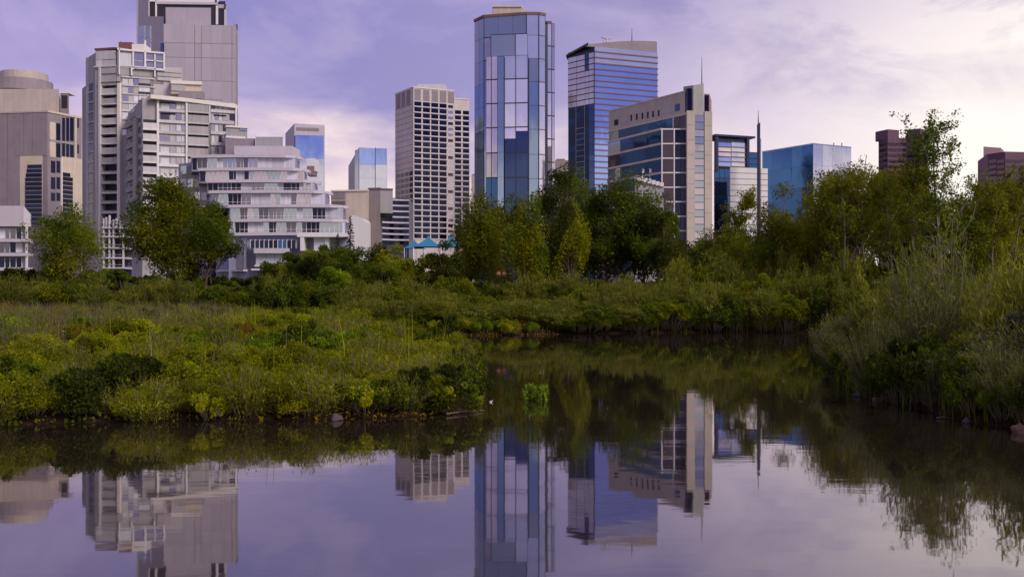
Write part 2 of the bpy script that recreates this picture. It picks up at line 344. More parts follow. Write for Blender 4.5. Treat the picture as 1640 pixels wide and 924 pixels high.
# --- tall glass tower with a stepped central bay
def glass_tower():
    b = base_thing('glass_tower', 'tall faceted glass tower with stepped central bay and blue fin', 'tower', 815, 322); z0 = b.location.z
    cols = [(760, 325), (775, 319.5), (843, 316), (863, 316.2), (873.5, 317.6)]
    plan = [(PX(p, D), D) for p, D in cols]; zt = PZ(23, 317)
    prism('core', 'dark_navy', b, plan+[(PX(874, 350), 350), (PX(762, 352), 352)], z0, zt-0.4)
    fs = [Face(cols[i][0], cols[i][1], cols[i+1][0], cols[i+1][1]) for i in range(4)]
    zr = [PZ(y, 317) for y in (23, 58, 95, 132, 170, 208, 248, 287, 325, 363, 400)]
    # left facet: long strips
    f = fs[0]
    for a, c, m in ((760.2, 767, 'glass_mauve'), (767.3, 774.8, 'glass_slate')):
        for i in range(10):
            mm = m if i < 3 else 'glass_blue'
            f.box('glass_panel', mm, b, a, c, zr[i+1]+0.05, zr[i]-0.05, -0.3, 0.06)
    f = fs[1]
    for a, c in ((775.5, 798), (798.3, 821), (821.3, 842.8)): f.box('glass_panel', 'glass_slate', b, a, c, zr[1]+0.1, zr[0]-0.1, -0.3, 0.06)
    f.box('glass_panel', 'glass_mauve', b, 775.5, 786, zr[2]+0.1, zr[1]-0.12, -0.3, 0.06)
    f.box('glass_panel', 'glass_blue', b, 775.5, 779, zr[10], zr[2]-0.12, -0.3, 0.06)
    for a in (775.2, 843): f.box('mullion', 'dark_navy', b, a-0.4, a+0.4, z0, zr[0], -0.3, 0.25)
    # upper bay
    B1 = Face(786.5, 315.2, 845, 313.6)
    bay = prism('bay', 'dark_navy', b, [B1.pt(786.5), B1.pt(845), (PX(845, 319), 319), (PX(786.5, 320), 320)], zr[2]-0.4, zr[1])
    B1.box('glass_panel', 'glass_slate', bay, 787, 824.5, zr[2]+0.1, zr[1]-0.3, -0.2, 0.1); B1.box('glass_panel', 'glass_sky', bay, 826, 844.5, zr[2]+0.1, zr[1]-0.3, -0.2, 0.1)
    # lower bay; reflected buildings are painted in as darker glass in its lower panes
    B2 = Face(778.5, 313.5, 846, 311.5)
    bay2 = prism('bay', 'dark_navy', b, [B2.pt(778.5), B2.pt(846), (PX(846, 319), 319), (PX(778.5, 320), 320)], z0, zr[2])
    for i in range(2, 10):
        zb, ztp = zr[i+1]+0.14, zr[i]-0.14
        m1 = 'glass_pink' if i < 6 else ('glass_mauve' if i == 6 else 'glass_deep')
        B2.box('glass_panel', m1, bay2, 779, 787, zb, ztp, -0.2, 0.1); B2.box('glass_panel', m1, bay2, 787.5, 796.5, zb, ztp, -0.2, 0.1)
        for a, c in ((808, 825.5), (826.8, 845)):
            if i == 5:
                zs = zb+(ztp-zb)*(0.55 if a < 820 else 0.85)  # pane split at the top edge of the painted-in reflection
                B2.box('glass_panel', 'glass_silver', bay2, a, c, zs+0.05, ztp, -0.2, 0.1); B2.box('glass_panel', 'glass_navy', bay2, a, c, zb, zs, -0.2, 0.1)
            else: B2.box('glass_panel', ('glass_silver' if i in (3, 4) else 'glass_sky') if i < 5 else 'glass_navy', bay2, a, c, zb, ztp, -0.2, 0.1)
        B2.box('mullion', 'dark_metal', bay2, 779, 845.5, zr[i+1]-0.16, zr[i+1]+0.16, -0.1, 0.24)
    for a in (787.2, 826.1, 845.6): B2.box('mullion', 'dark_metal', bay2, a-0.45, a+0.45, z0, zr[2], -0.1, 0.3)
    # blue fin
    fn = Face(797, 311.8, 807, 311.4)
    fin = prism('fin', 'dark_navy', b, [fn.pt(797), fn.pt(807), (PX(807, 316), 316), (PX(797, 316), 316)], z0, PZ(91, 312))
    for i in range(2, 10): fn.box('glass_panel', 'glass_blue', fin, 797.2, 806.8, zr[i+1]+0.03, zr[i]-0.03 if i > 2 else PZ(91.5, 312), -0.1, 0.1)
    # right facets
    f = fs[2]
    for i in range(10): f.box('glass_panel', 'glass_sky' if i < 2 else ('glass_slate' if i == 2 else 'glass_blue'), b, 847.5 if i > 1 else 843.8, 862.3, zr[i+1]+0.04, zr[i]-0.08, -0.3, 0.06)
    f.box('mullion', 'dark_metal', b, 862.0, 863.1, z0, zr[0], -0.3, 0.3)
    for i in range(1, 4): fs[1].boxl('mullion', 'dark_metal', b, 0.1, fs[1].len, zr[i]-0.14, zr[i]+0.14, -0.3, 0.2) if i < 3 else None
    f = fs[3]
    for i in range(10):
        f.box('glass_panel', 'glass_sky' if i < 3 else 'glass_silver', b, 863.6, 872.6, zr[i+1]+0.14, zr[i]-0.1, -0.3, 0.06)
        f.box('mullion', 'warm_brown_trim', b, 863.4, 873, zr[i+1]-0.13, zr[i+1]+0.13, -0.3, 0.2)
    # rim and penthouse
    for q in fs: q.boxl('cornice', 'warm_brown_trim', b, 0, q.len, zt-0.5, zt+0.35, -0.4, 0.35)
    prism('roof_slab', 'roof_grey', b, [(x*0.999, y+0.5) for x, y in plan]+[(PX(873, 349), 349), (PX(763, 350), 350)], zt-0.35, zt)
    ph = prism('penthouse', 'beige_stone', b, [(PX(789, 326), 326), (PX(835, 326), 326), (PX(844, 336), 336), (PX(789, 340), 340)], zt, PZ(10, 326))
    prism('parapet', 'beige_light', ph, [(PX(788.6, 325.6), 325.6), (PX(835.3, 325.6), 325.6), (PX(844.3, 336), 336), (PX(788.6, 340), 340)], PZ(12, 326), PZ(9.6, 326))
    # separate narrow slab on the right
    s1 = Face(875.5, 324, 883, 324.4); zs = PZ(37, 324)
    slab = prism('side_slab', 'dark_metal', b, [s1.pt(874), s1.pt(883), (PX(888.5, 325.2), 325.2), (PX(888, 346), 346), (PX(876, 346), 346)], z0, zs)
    s2 = Face(883.2, 324.5, 888.5, 325.2)
    for i in range(10):
        za, zb2 = zs-(i)*7.55, zs-(i+1)*7.55
        s1.box('glass_panel', 'glass_sky' if i < 3 else 'glass_silver', slab, 877, 882.7, zb2+0.2, za-0.2, -0.2, 0.1)
        s2.box('glass_panel', 'glass_mauve' if i < 2 else 'glass_pink', slab, 883.8, 888, zb2+0.2, za-0.2, -0.2, 0.1)
    s1.box('cornice', 'warm_brown_trim', b, 874.5, 883.2, zs-0.2, zs+0.5, -0.6, 0.4)
glass_tower()

# --- blue striped tower
def striped_tower():
    b = base_thing('striped_tower', 'blue glass tower with brown horizontal stripes and curved beige crown', 'tower', 985, 612); z0 = b.location.z
    RF = Face(952, 600, 1053, 616); LF = Face(910, 616, 951.5, 600)
    zt = RF.z(952, 75); zl = LF.z(951, 84)
    plan = [LF.pt(910), RF.pt(952), RF.pt(1053), (PX(1050, 650), 650), (PX(915, 655), 655)]
    prism('core', 'dark_navy', b, plan, z0, zt)
    st = 9.25/FP*600
    n = int((zt-z0-4)/st)
    for i in range(n):
        za = zt-i*st
        RF.boxl('glass_band', 'glass_ultra' if i > 2 else 'glass_sky', b, 0.15, RF.len-0.1, za-st*0.76, za, -0.4, 0.1)
        RF.boxl('sunshade', 'warm_brown_trim', b, -0.1, RF.len+0.2, za-st*0.98, za-st*0.78, -0.4, 0.55)
    for i in range(9):
        za = zl-i*st
        for k, (a, c) in enumerate(((910.5, 923.5), (924, 937), (943.5, 951))):
            if i < 3 and k == 1: LF.box('glass_band', 'glass_mauve', b, a, c-0.5, za-st*0.86, za-0.1, -0.4, 0.1)
            else: LF.box('glass_band', 'glass_mauve', b, a, c, za-st*0.86, za-0.1, -0.4, 0.1)
        if i > 2: LF.box('glass_band', 'glass_mauve', b, 937.3, 943.2, za-st*0.86, za-0.1, -0.4, 0.1)
        LF.box('sunshade', 'dark_metal', b, 910, 951.4, za-st*1.0, za-st*0.88, -0.4, 0.35)
    LF.box('slot', 'glass_navy', b, 937, 943.2, zl-st*2.9, zl+1.0, -0.6, -0.05)
    # dark glazed lower bay with a pale grid
    DB = Face(910.5, 613.5, 943, 599.5); D2 = Face(943, 599.5, 956, 600.6); zb = DB.z(943, 167)
    lob = prism('lower_bay', 'dark_navy', b, [DB.pt(910.5), DB.pt(943), D2.pt(956), (PX(956, 606), 606), (PX(915, 622), 622)], z0, zb)
    for i in range(15):
        for (a, c) in ((911, 922.5), (923.5, 930), (930.8, 936.5), (937.3, 942.8)):
            DB.box('glass_panel', 'glass_navy' if (i*7+int(a)) % 5 else 'glass_deep', lob, a, c, zb-(i+1)*st*0.98+0.25, zb-i*st*0.98-0.15, -0.3, 0.1)
        D2.box('glass_panel', 'glass_navy', lob, 943.6, 955.4, zb-(i+1)*st*0.98+0.12, zb-i*st*0.98-0.02, -0.3, 0.1)
    for a in (923, 936.9): DB.box('mullion', 'glass_mauve', lob, a-0.35, a+0.35, z0, zb, -0.1, 0.3)
    for i in range(4, 15): DB.box('mullion', 'glass_mauve', lob, 923, 937, zb-(i)*st*0.98-0.1, zb-i*st*0.98+0.2, -0.1, 0.25)
    # curved crown: beige screen wall on the right face, dark sloping roof edge on the left
    n = 12; v = []; f = []; bz = b.location
    for i in range(n+1):
        p = 941+(1053-941)*i/n
        q = RF.pt(max(p, 941), -0.6); q2 = RF.pt(max(p, 941), -3.0); ztop = PZ(71.5-6.5*math.sin(min(1, i/n*1.25)*1.57)+1.5*(i/n)**3, RF.depth(p))
        zbm = zt-0.2
        for qq in (q, q2): v += [(qq[0]-bz.x, qq[1]-bz.y, zbm-bz.z), (qq[0]-bz.x, qq[1]-bz.y, ztop-bz.z)]
    for i in range(n):
        o = i*4; f += [(o, o+4, o+5, o+1), (o+2, o+3, o+7, o+6), (o+1, o+5, o+7, o+3), (o, o+2, o+6, o+4)]
    f += [(0, 1, 3, 2), (n*4, n*4+2, n*4+3, n*4+1)]
    mesh_obj('crown_wall', v, f, 'crown_taupe', b)
    e0 = LF.pt(908, 0.8); e1 = RF.pt(941, 0.6)
    z_a, z_b = PZ(88, 616), PZ(72, 603)
    v = []
    for (x, y), z in ((e0, z_a), (e1, z_b)): v += [(x-bz.x, y-bz.y, z-bz.z), (x-bz.x+1.5, y-bz.y+9, z-bz.z), (x-bz.x, y-bz.y, z-bz.z-1.3), (x-bz.x+1.5, y-bz.y+9, z-bz.z-1.3)]
    mesh_obj('roof_edge', v, [(0, 4, 5, 1), (2, 3, 7, 6), (0, 2, 6, 4), (1, 5, 7, 3), (0, 1, 3, 2), (4, 6, 7, 5)], 'dark_metal', b)
    prism('upper_wall', 'dark_recess', b, [LF.pt(914, -1.2), LF.pt(940, -1.2), RF.pt(950, -2.5), (PX(945, 625), 625), (PX(916, 628), 628)], zt-1, [PZ(87.5, 616), PZ(76, 606), PZ(73, 606), PZ(76, 625), PZ(86, 628)])
    tubes_mesh('antenna', [([(PX(1012, 625)-bz.x, 625-bz.y, PZ(68, 625)-bz.z), (PX(1012, 625)-bz.x, 625-bz.y, PZ(46, 625)-bz.z)], [0.28, 0.12])], 'dark_metal', b)
    x = PX(972, 622)-bz.x; z = PZ(63, 622)-bz.z
    tubes_mesh('roof_crane', [([(x-3.6, 10, z+1.1), (x, 10, z), (x+3.4, 10, z+0.6)], [0.25, 0.55, 0.2]), ([(x, 10, z-5), (x, 10, z)], [0.5, 0.5]), ([(x-1.5, 10, z-3), (x-3.4, 10, z+1)], [0.2, 0.2])], 'pale_concrete', b)
striped_tower()

# --- corner office building with stone pillars
def corner_building():
    b = base_thing('corner_office', 'beige corner office with navy glass bands, white grid bay and stone pillars', 'office building', 1080, 262); z0 = b.location.z
    LT = Face(975, 284.6, 1101, 255); L2 = Face(974, 278, 1059, 255.4); F2 = Face(1059, 255.4, 1100, 255.2); PF = Face(1099.6, 253.6, 1140, 255.2)
    sc = 255/FP; zp = PZ(183, 255); zr = PZ(145, 255); z1 = PZ(206, 255); st = 3.72
    prism('upper_storey', 'beige_stone', b, [LT.pt(975), LT.pt(1101), (PX(1101, 285), 285), (PX(985, 300), 300)], z1-0.3, zr)
    prism('core', 'dark_navy', b, [L2.pt(974), L2.pt(1059), F2.pt(1100), (PX(1140, 256), 256), (PX(1140, 285), 285), (PX(985, 300), 300)], z0, z1-0.35)
    for k in range(6):
        a = LT.s(975)+LT.s(1078)*k/6; c = LT.s(1078)*(k+1)/6
        LT.boxl('glass_band', 'glass_deep' if k else 'glass_slate', b, a+0.15, c-0.04, z1+0.1, zp-0.1, -0.3, 0.1)
    for a, c in ((1080.3, 1089), (1090, 1099.5)): LT.box('window', 'glass_brown', b, a, c, z1+0.3, zp-0.3, -0.3, 0.15)
    LT.box('ledge', 'beige_light', b, 975, 1101, zp-0.12, zp+0.28, -0.2, 0.3)
    LT.box('mullion', 'white_paint', b, 1078.7, 1080, z1, zp, -0.2, 0.3)
    LT.box('coping', 'beige_light', b, 975, 1101, zr-0.25, zr+0.1, -0.6, 0.12)
    for p in (987, 1011, 1020, 1029, 1037.5, 1046, 1055):
        w = 6.5 if p == 987 else 2.6
        LT.boxy('window', 'glass_dark', b, p-w/2, p+w/2, {987: 192}.get(p, 193-(p-1011)*0.17-9), {987: 201}.get(p, 203-(p-1011)*0.17-9), -0.3, 0.03)
    LT.boxy('louvre', 'concrete', b, 992.5, 1004, 190, 199, -0.3, 0.05); LT.boxy('louvre', 'concrete', b, 1062, 1080, 172, 181, -0.3, 0.05); LT.boxy('window', 'glass_navy', b, 1081, 1089, 167, 178, -0.3, 0.03)
    for i in range(11):
        za = z1-i*st
        L2.box('floor_band', 'beige_light', b, 974, 1059, za-0.42, za+0.12, -0.3, 0.28)
        for k in range(4):
            l0 = L2.len*k/4; L2.boxl('glass_band', ('glass_slate' if k == 0 and i % 2 == 0 else 'glass_brown' if k == 0 else 'glass_deep'), b, l0+0.05, l0+L2.len/4-0.05, za-st+0.16, za-0.46, -0.3, 0.1)
        F2.box('floor_band', 'white_paint', b, 1059, 1100, za-0.32, za+0.0, -0.3, 0.3)
        for a, c, m in ((1061, 1078.4, 'glass_brown'), (1081, 1089.2, 'glass_dark'), (1090.2, 1099.4, 'glass_dark')):
            F2.box('window', m, b, a, c, za-st+0.1, za-0.4, -0.3, 0.08)
    for p in (1060, 1079.6): F2.box('mullion', 'white_paint', b, p-0.9, p+0.9, z0, z1+0.05 if p < 1070 else z1, -0.2, 0.38)
    # stone pillars with a window strip between them
    zpil = PZ(178, 254)
    pil = prism('pillar_block', 'green_grey_stone', b, [PF.pt(1100, -0.6), PF.pt(1140, -0.6), (PX(1139, 272), 272), (PX(1101, 272), 272)], z0, zpil-0.4)
    for (a, c) in ((1099.8, 1112.4), (1128, 1140)):
        for i in range(13): PF.box('stone_panel', 'beige_stone', pil, a, c, zpil-(i+1)*st+0.05, zpil-i*st, -0.5, 0.25)
    for i in range(24):
        PF.box('window', 'glass_slate' if i % 2 else 'glass_mauve', pil, 1113, 1127.5, PZ(184, 254)-(i+1)*st/2+0.08, PZ(184, 254)-i*st/2-0.08, -0.5, 0.0)
    zt = PZ(136, 255)
    prism('stair_tower', 'green_grey_stone', b, [PF.pt(1110, 0.1), PF.pt(1126.5, 0.1), (PX(1127, 268), 268), (PX(1104, 268), 268), PF.pt(1102, -3.0)], zpil-1.0, [PZ(137, 254), PZ(134, 254), PZ(134, 268), PZ(138, 268), PZ(139.5, 257)])
    PF.box('notch', 'glass_dark', b, 1102.5, 1109.5, zpil, PZ(143, 255), -3, -0.3)
    prism('pillar_top', 'maroon_light', b, [PF.pt(1130, -1), PF.pt(1139, -1), (PX(1139.5, 266), 266), (PX(1131, 266), 266)], zpil-1, PZ(149.5, 255))
    PF.box('notch', 'glass_dark', b, 1131.5, 1137.5, zpil+0.2, PZ(152, 255), -1.2, -0.8)
    tubes_mesh('antenna', [([(PX(1124, 258)-b.location.x, 258-b.location.y, PZ(136, 258)-z0), (PX(1124, 258)-b.location.x, 258-b.location.y, PZ(92, 258)-z0)], [0.13, 0.05])], 'dark_metal', b)
corner_building()

# --- office tower with a window grid
def grid_tower():
    b = base_thing('grid_tower', 'beige office tower with a dense grid of dark windows', 'tower', 690, 665); z0 = b.location.z
    RF = Face(662, 650, 727, 662); LF = Face(633, 674, 662, 650); SF = Face(727.5, 672, 752, 676)
    zt = PZ(139.5, 650); zc = PZ(162, 650); st = 9.22/FP*650
    prism('core', 'grid_stone', b, [LF.pt(633), RF.pt(662), RF.pt(727), (PX(730, 700), 700), (PX(638, 705), 705)], z0, zt)
    prism('rear_wing', 'grid_stone', b, [SF.pt(726), SF.pt(752), (PX(752, 700), 700), (PX(727, 700), 700)], z0, SF.z(740, 159))
    RF.box('coping', 'grid_pale', b, 662, 727, zt-0.6, zt+0.3, -0.5, 0.3); LF.box('coping', 'grid_pale', b, 633, 662, zt-0.6, zt+0.3, -0.5, 0.3)
    for a in (663, 677, 690.5, 703.8, 716.5): RF.box('crown_panel', 'mauve_wall', b, a+0.8, a+10.8, zc+0.6, zt-1.2, -0.4, 0.12)
    for a in (634, 642, 650): LF.box('crown_panel', 'mauve_wall', b, a+1, a+7, zc-1.5, zt-1.2, -0.4, 0.12)
    for i in range(24):
        za = zc-i*st
        for a in (663.5, 677.2, 690.5, 703.8): RF.box('window', 'glass_dark', b, a, a+11.4, za-st*0.80, za-st*0.06, -0.4, 0.05)
        RF.box('window', 'glass_mauve' if i % 3 else 'glass_brown', b, 717.6, 725.5, za-st*0.72, za-st*0.2, -0.4, 0.04)
        if i >= 12:
            for a in (634.5, 641.5, 648.5, 655.4): LF.box('window', 'glass_dark', b, a, a+5.9, za-st*0.82, za-st*0.12, -0.4, 0.05)
        else: LF.box('joint', 'joint', b, 633.3, 661.6, za-st*0.5-0.12, za-st*0.5+0.12, -0.3, 0.04)
        zs = SF.z(740, 177)-i*st*0.985
        for a in (728.6, 741.3): SF.box('window', 'glass_dark', b, a, a+9.9, zs-st*0.74, zs-st*0.06, -0.4, 0.05)
        SF.box('sill', 'grid_pale', b, 727.8, 752, zs-st*0.95, zs-st*0.78, -0.3, 0.35)
    for i in range(24):
        za = zc-i*st; RF.box('sill', 'grid_pale', b, 662.3, 717, za-st*0.98, za-st*0.84, -0.3, 0.35)
    SF.box('coping', 'grid_pale', b, 727.8, 752.2, SF.z(740, 159)-0.3, SF.z(740, 159)+0.4, -0.5, 0.3)
    boxpart('roof_plant', 'grid_stone', b, PX(670, 680), PX(715, 680), 672, 690, zt-1, PZ(139, 680))
grid_tower()
def podium():
    b = base_thing('striped_podium', 'dark podium with pale curved balcony bands beside the grid tower', 'building', 632, 520); z0 = b.location.z
    n = 7; pts_ = [(607+8*i, 520+1.5*i-0.9*(i-3)**2*0.3) for i in range(n)]
    plan = [(PX(p, D), D) for p, D in pts_]
    prism('core', 'dark_navy', b, plan+[(PX(662, 560), 560), (PX(605, 560), 560)], z0, PZ(316, 520))
    for i in range(8):
        z = PZ(318+i*9.2, 520)
        prism('balcony_band', 'slab_white', b, [(x, y-1.2) for x, y in plan]+[(x, y+1) for x, y in plan[::-1]], z-0.8, z)
        for k in range(6):
            f = Face(pts_[k][0], pts_[k][1], pts_[k+1][0], pts_[k+1][1]); f.boxl('window', 'glass_dark', b, 0.2, f.len-0.2, z-2.8, z-0.85, -0.2, 0.1)
podium()

# --- tall mauve tower at the left
def panel_tower():
    b = base_thing('panel_tower', 'tall mauve grey panelled tower with white framed crown', 'tower', 300, 625); z0 = b.location.z
    MF = Face(262, 618, 377, 622); zt = PZ(40, 620)
    prism('core', 'grey_concrete', b, [MF.pt(262, -0.5), MF.pt(377, -0.5), (PX(379, 660), 660), (PX(262, 660), 660)], z0, zt-0.4)
    rows = (40, 70, 93, 130, 170, 215, 262, 310, 360); cols_ = (262.2, 312, 322.5, 371.5, 377)
    for i in range(8):
        for k in range(4):
            if k == 0:
                for j in range(3): MF.box('cladding_panel', 'tower_panel', b, 262.2+j*16.6, 262.2+(j+1)*16.6-(0.5 if j == 2 else 0.12), PZ(rows[i+1], 620)+0.1, PZ(rows[i], 620)-0.1, -0.6, 0.1)
            elif k == 2:
                for j in range(3): MF.box('cladding_panel', 'tower_panel', b, 322.8+j*16.3, 322.8+(j+1)*16.3-(0.5 if j == 2 else 0.12), PZ(rows[i+1], 620)+0.1, PZ(rows[i], 620)-0.1, -0.6, 0.1)
            else: MF.box('cladding_panel', 'tower_panel', b, cols_[k]+0.3, cols_[k+1]-0.3, PZ(rows[i+1], 620)+0.1, PZ(rows[i], 620)-0.1, -0.6, 0.1)
    RS = Face(377, 622, 380.5, 650); RS.box('side_wall', 'grey_concrete', b, 377.1, 380.5, z0, PZ(43, 630), -1.5, 0.2)
    # upper block with a recess under a white frame
    UF = Face(237, 636, 362, 638)
    prism('upper_block', 'dark_recess', b, [UF.pt(238), UF.pt(361), (PX(360, 664), 664), (PX(240, 664), 664)], PZ(60, 636), PZ(2, 637))
    for (a, c, y0, y1, m) in ((236.5, 350, -14, 4, 'white_paint'), (236.5, 239.5, 0, 60, 'white_paint'), (249, 251.5, 0, 28, 'white_paint'), (346, 349.5, 10, 40, 'white_paint'), (359.5, 362.5, 10, 44, 'slab_white'), (349, 362, 8, 14, 'tower_panel'), (265.5, 338, 13, 44, 'tower_panel'), (251, 349, 4, 8, 'slab_white')):
        UF.boxy('frame_member' if m != 'tower_panel' else 'cladding_panel', m, b, a, c, y0, y1, -1, 0.6 if m == 'white_paint' else 0.8 if m == 'slab_white' else 0.4)
    prism('roof_slab', 'white_paint', b, [UF.pt(236.5, 0.55), UF.pt(348, 0.55), (PX(348, 664), 664), (PX(238, 664), 664)], PZ(2, 637), PZ(-13, 637))
    for p, y0 in ((346.5, 3), (361, 14), (378.5, 46)): UF.boxy('roof_horn', 'dark_metal', b, p-1.2, p+1.2, y0-6, y0+2, -2, 1.0)
    # glazed left wing
    LW = Face(217, 640, 262, 616)
    prism('left_wing', 'tower_panel', b, [LW.pt(219.5), LW.pt(238), (PX(238, 650), 650), (PX(220, 660), 660)], z0, PZ(-14, 640))
    prism('left_wing', 'tower_panel', b, [LW.pt(238.02), LW.pt(262), (PX(262, 634), 634), (PX(238.2, 634), 634)], z0, [PZ(27, 629), PZ(27, 616), PZ(27, 634), PZ(27, 634)])
    for a, c in ((222, 231), (233.5, 240.5)):
        for i in range(9): LW.boxy('window', 'glass_slate', b, a, c, 42+i*19, 60.2+i*19, -0.4, 0.12)
    for a in (220.5, 232.2, 241.5): LW.boxy('mullion', 'white_paint', b, a-0.7, a+0.7, 0 if a < 230 else 42, 380, -0.3, 0.4)
    LW.boxy('window', 'glass_navy', b, 258, 262, 70, 84, -0.4, 0.5)
panel_tower()

# --- beige drum-topped building at the far left
def drum_building():
    b = base_thing('drum_top_building', 'beige and mauve building with a round drum on its roof', 'building', 60, 415); z0 = b.location.z; bz = b.location
    def drum(name, mat, pc, D, rp, y0, y1, seg=28):
        cx, cy, r = PX(pc, D)-bz.x, D-bz.y, rp/FP*D; za, zb = PZ(y1, D)-bz.z, PZ(y0, D)-bz.z
        v = [(cx+r*math.cos(6.283*i/seg), cy+r*math.sin(6.283*i/seg), z) for z in (za, zb) for i in range(seg)]
        f = [tuple(range(seg))[::-1], tuple(range(seg, 2*seg))]+[(i, (i+1) % seg, seg+(i+1) % seg, seg+i) for i in range(seg)]
        return mesh_obj(name, v, f, mat, b)
    drum('drum', 'beige_stone', 39, 440, 35, 119, 136); drum('drum_collar', 'mauve_wall', 37, 440, 44, 132, 150)
    UF = Face(-60, 418, 94, 418)
    prism('upper_block', 'beige_stone', b, [UF.pt(-60), UF.pt(94), (PX(97, 450), 450), (PX(-60, 450), 450)], z0, PZ(143, 418))
    prism('roof_box', 'mauve_wall', b, [(PX(96.5, 430), 430), (PX(110.5, 430), 430), (PX(110.5, 440), 440), (PX(97, 440), 440)], PZ(185, 430), PZ(149, 430))
    Face(96.5, 430, 110.5, 430).boxy('vent', 'dark_recess', b, 98.5, 108, 153, 174, -0.3, 0.05)
    Face(96.5, 430, 110.5, 430).boxy('cap', 'cream_cornice', b, 96, 111, 147.5, 150, -6, 0.3)
    LF = Face(-60, 402, 76, 396); RF = Face(76, 396, 131, 412)
    zt = PZ(181, 398)
    prism('lower_block', 'mauve_wall', b, [LF.pt(-60), RF.pt(76), RF.pt(131), (PX(131, 440), 440), (PX(-60, 440), 440)], z0, zt)
    RF.boxl('coping', 'beige_light', b, 0, RF.len, zt-0.1, zt+0.7, -2, 0.3); LF.boxl('coping', 'beige_stone', b, 0, LF.len, zt-0.1, zt+0.5, -2, 0.2)
    # ribs of the plain wall
    for p in (4, 18, 30, 44, 58, 69): LF.box('wall_panel', 'mauve_wall', b, p-5.6, p+5.6, PZ(250 if 28 < p < 70 else 380, 398), zt-0.6, -0.1, 0.12)
    # beige entrance inset with banded glazing
    LF.boxy('inset_wall', 'beige_light', b, 32, 68, 250, 360, -0.3, 0.14)
    for i in range(14): LF.boxy('window', 'glass_dark', b, 41+max(0, 3-i)*1.2, 67.5, 264+i*7, 270.2+i*7, -0.3, 0.3)
    for i in range(14): LF.boxy('sill', 'grey_concrete', b, 41+max(0, 3-i)*1.2, 67.5, 270.2+i*7, 271.0+i*7, -0.3, 0.45)
    RF.boxy('wall_band', 'beige_light', b, 79.5, 89, 196, 252, -0.2, 0.1)
    for (y0, y1) in ((189, 226), (230, 252)):
        for a, c in ((90, 96.5), (99.5, 104), (106, 110.5), (112, 118)): RF.boxy('window', 'glass_dark', b, a, c, y0+(9 if a < 98 and y0 < 200 else 0), y1, -0.3, 0.08)
        RF.boxy('window', 'glass_brown', b, 123.5, 126.5, y0+2, y0+16, -0.3, 0.08); RF.boxy('pier', 'beige_light', b, 119.5, 122.5, y0-4, y1+4, -0.2, 0.2)
    RF.boxy('wall_band', 'grey_concrete', b, 79.5, 119, 226.5, 229.5, -0.2, 0.2)
    for (y0, y1) in ((258, 277), (284, 303), (309, 322)):
        for a, c in ((81.5, 88.5), (90.5, 96)): RF.boxy('window', 'glass_dark', b, a, c, y0, y1, -0.3, 0.08)
    RF.boxy('wall_band', 'beige_light', b, 99, 130.5, 253, 345, -0.2, 0.15); RF.boxy('pole', 'white_paint', b, 97, 98.8, 253, 330, -0.1, 0.5)
    for i in range(10): RF.boxy('window', 'glass_dark', b, 100, 116-(4 if i < 1 else 0), 277+i*7, 283+i*7, -0.3, 0.25)
drum_building()

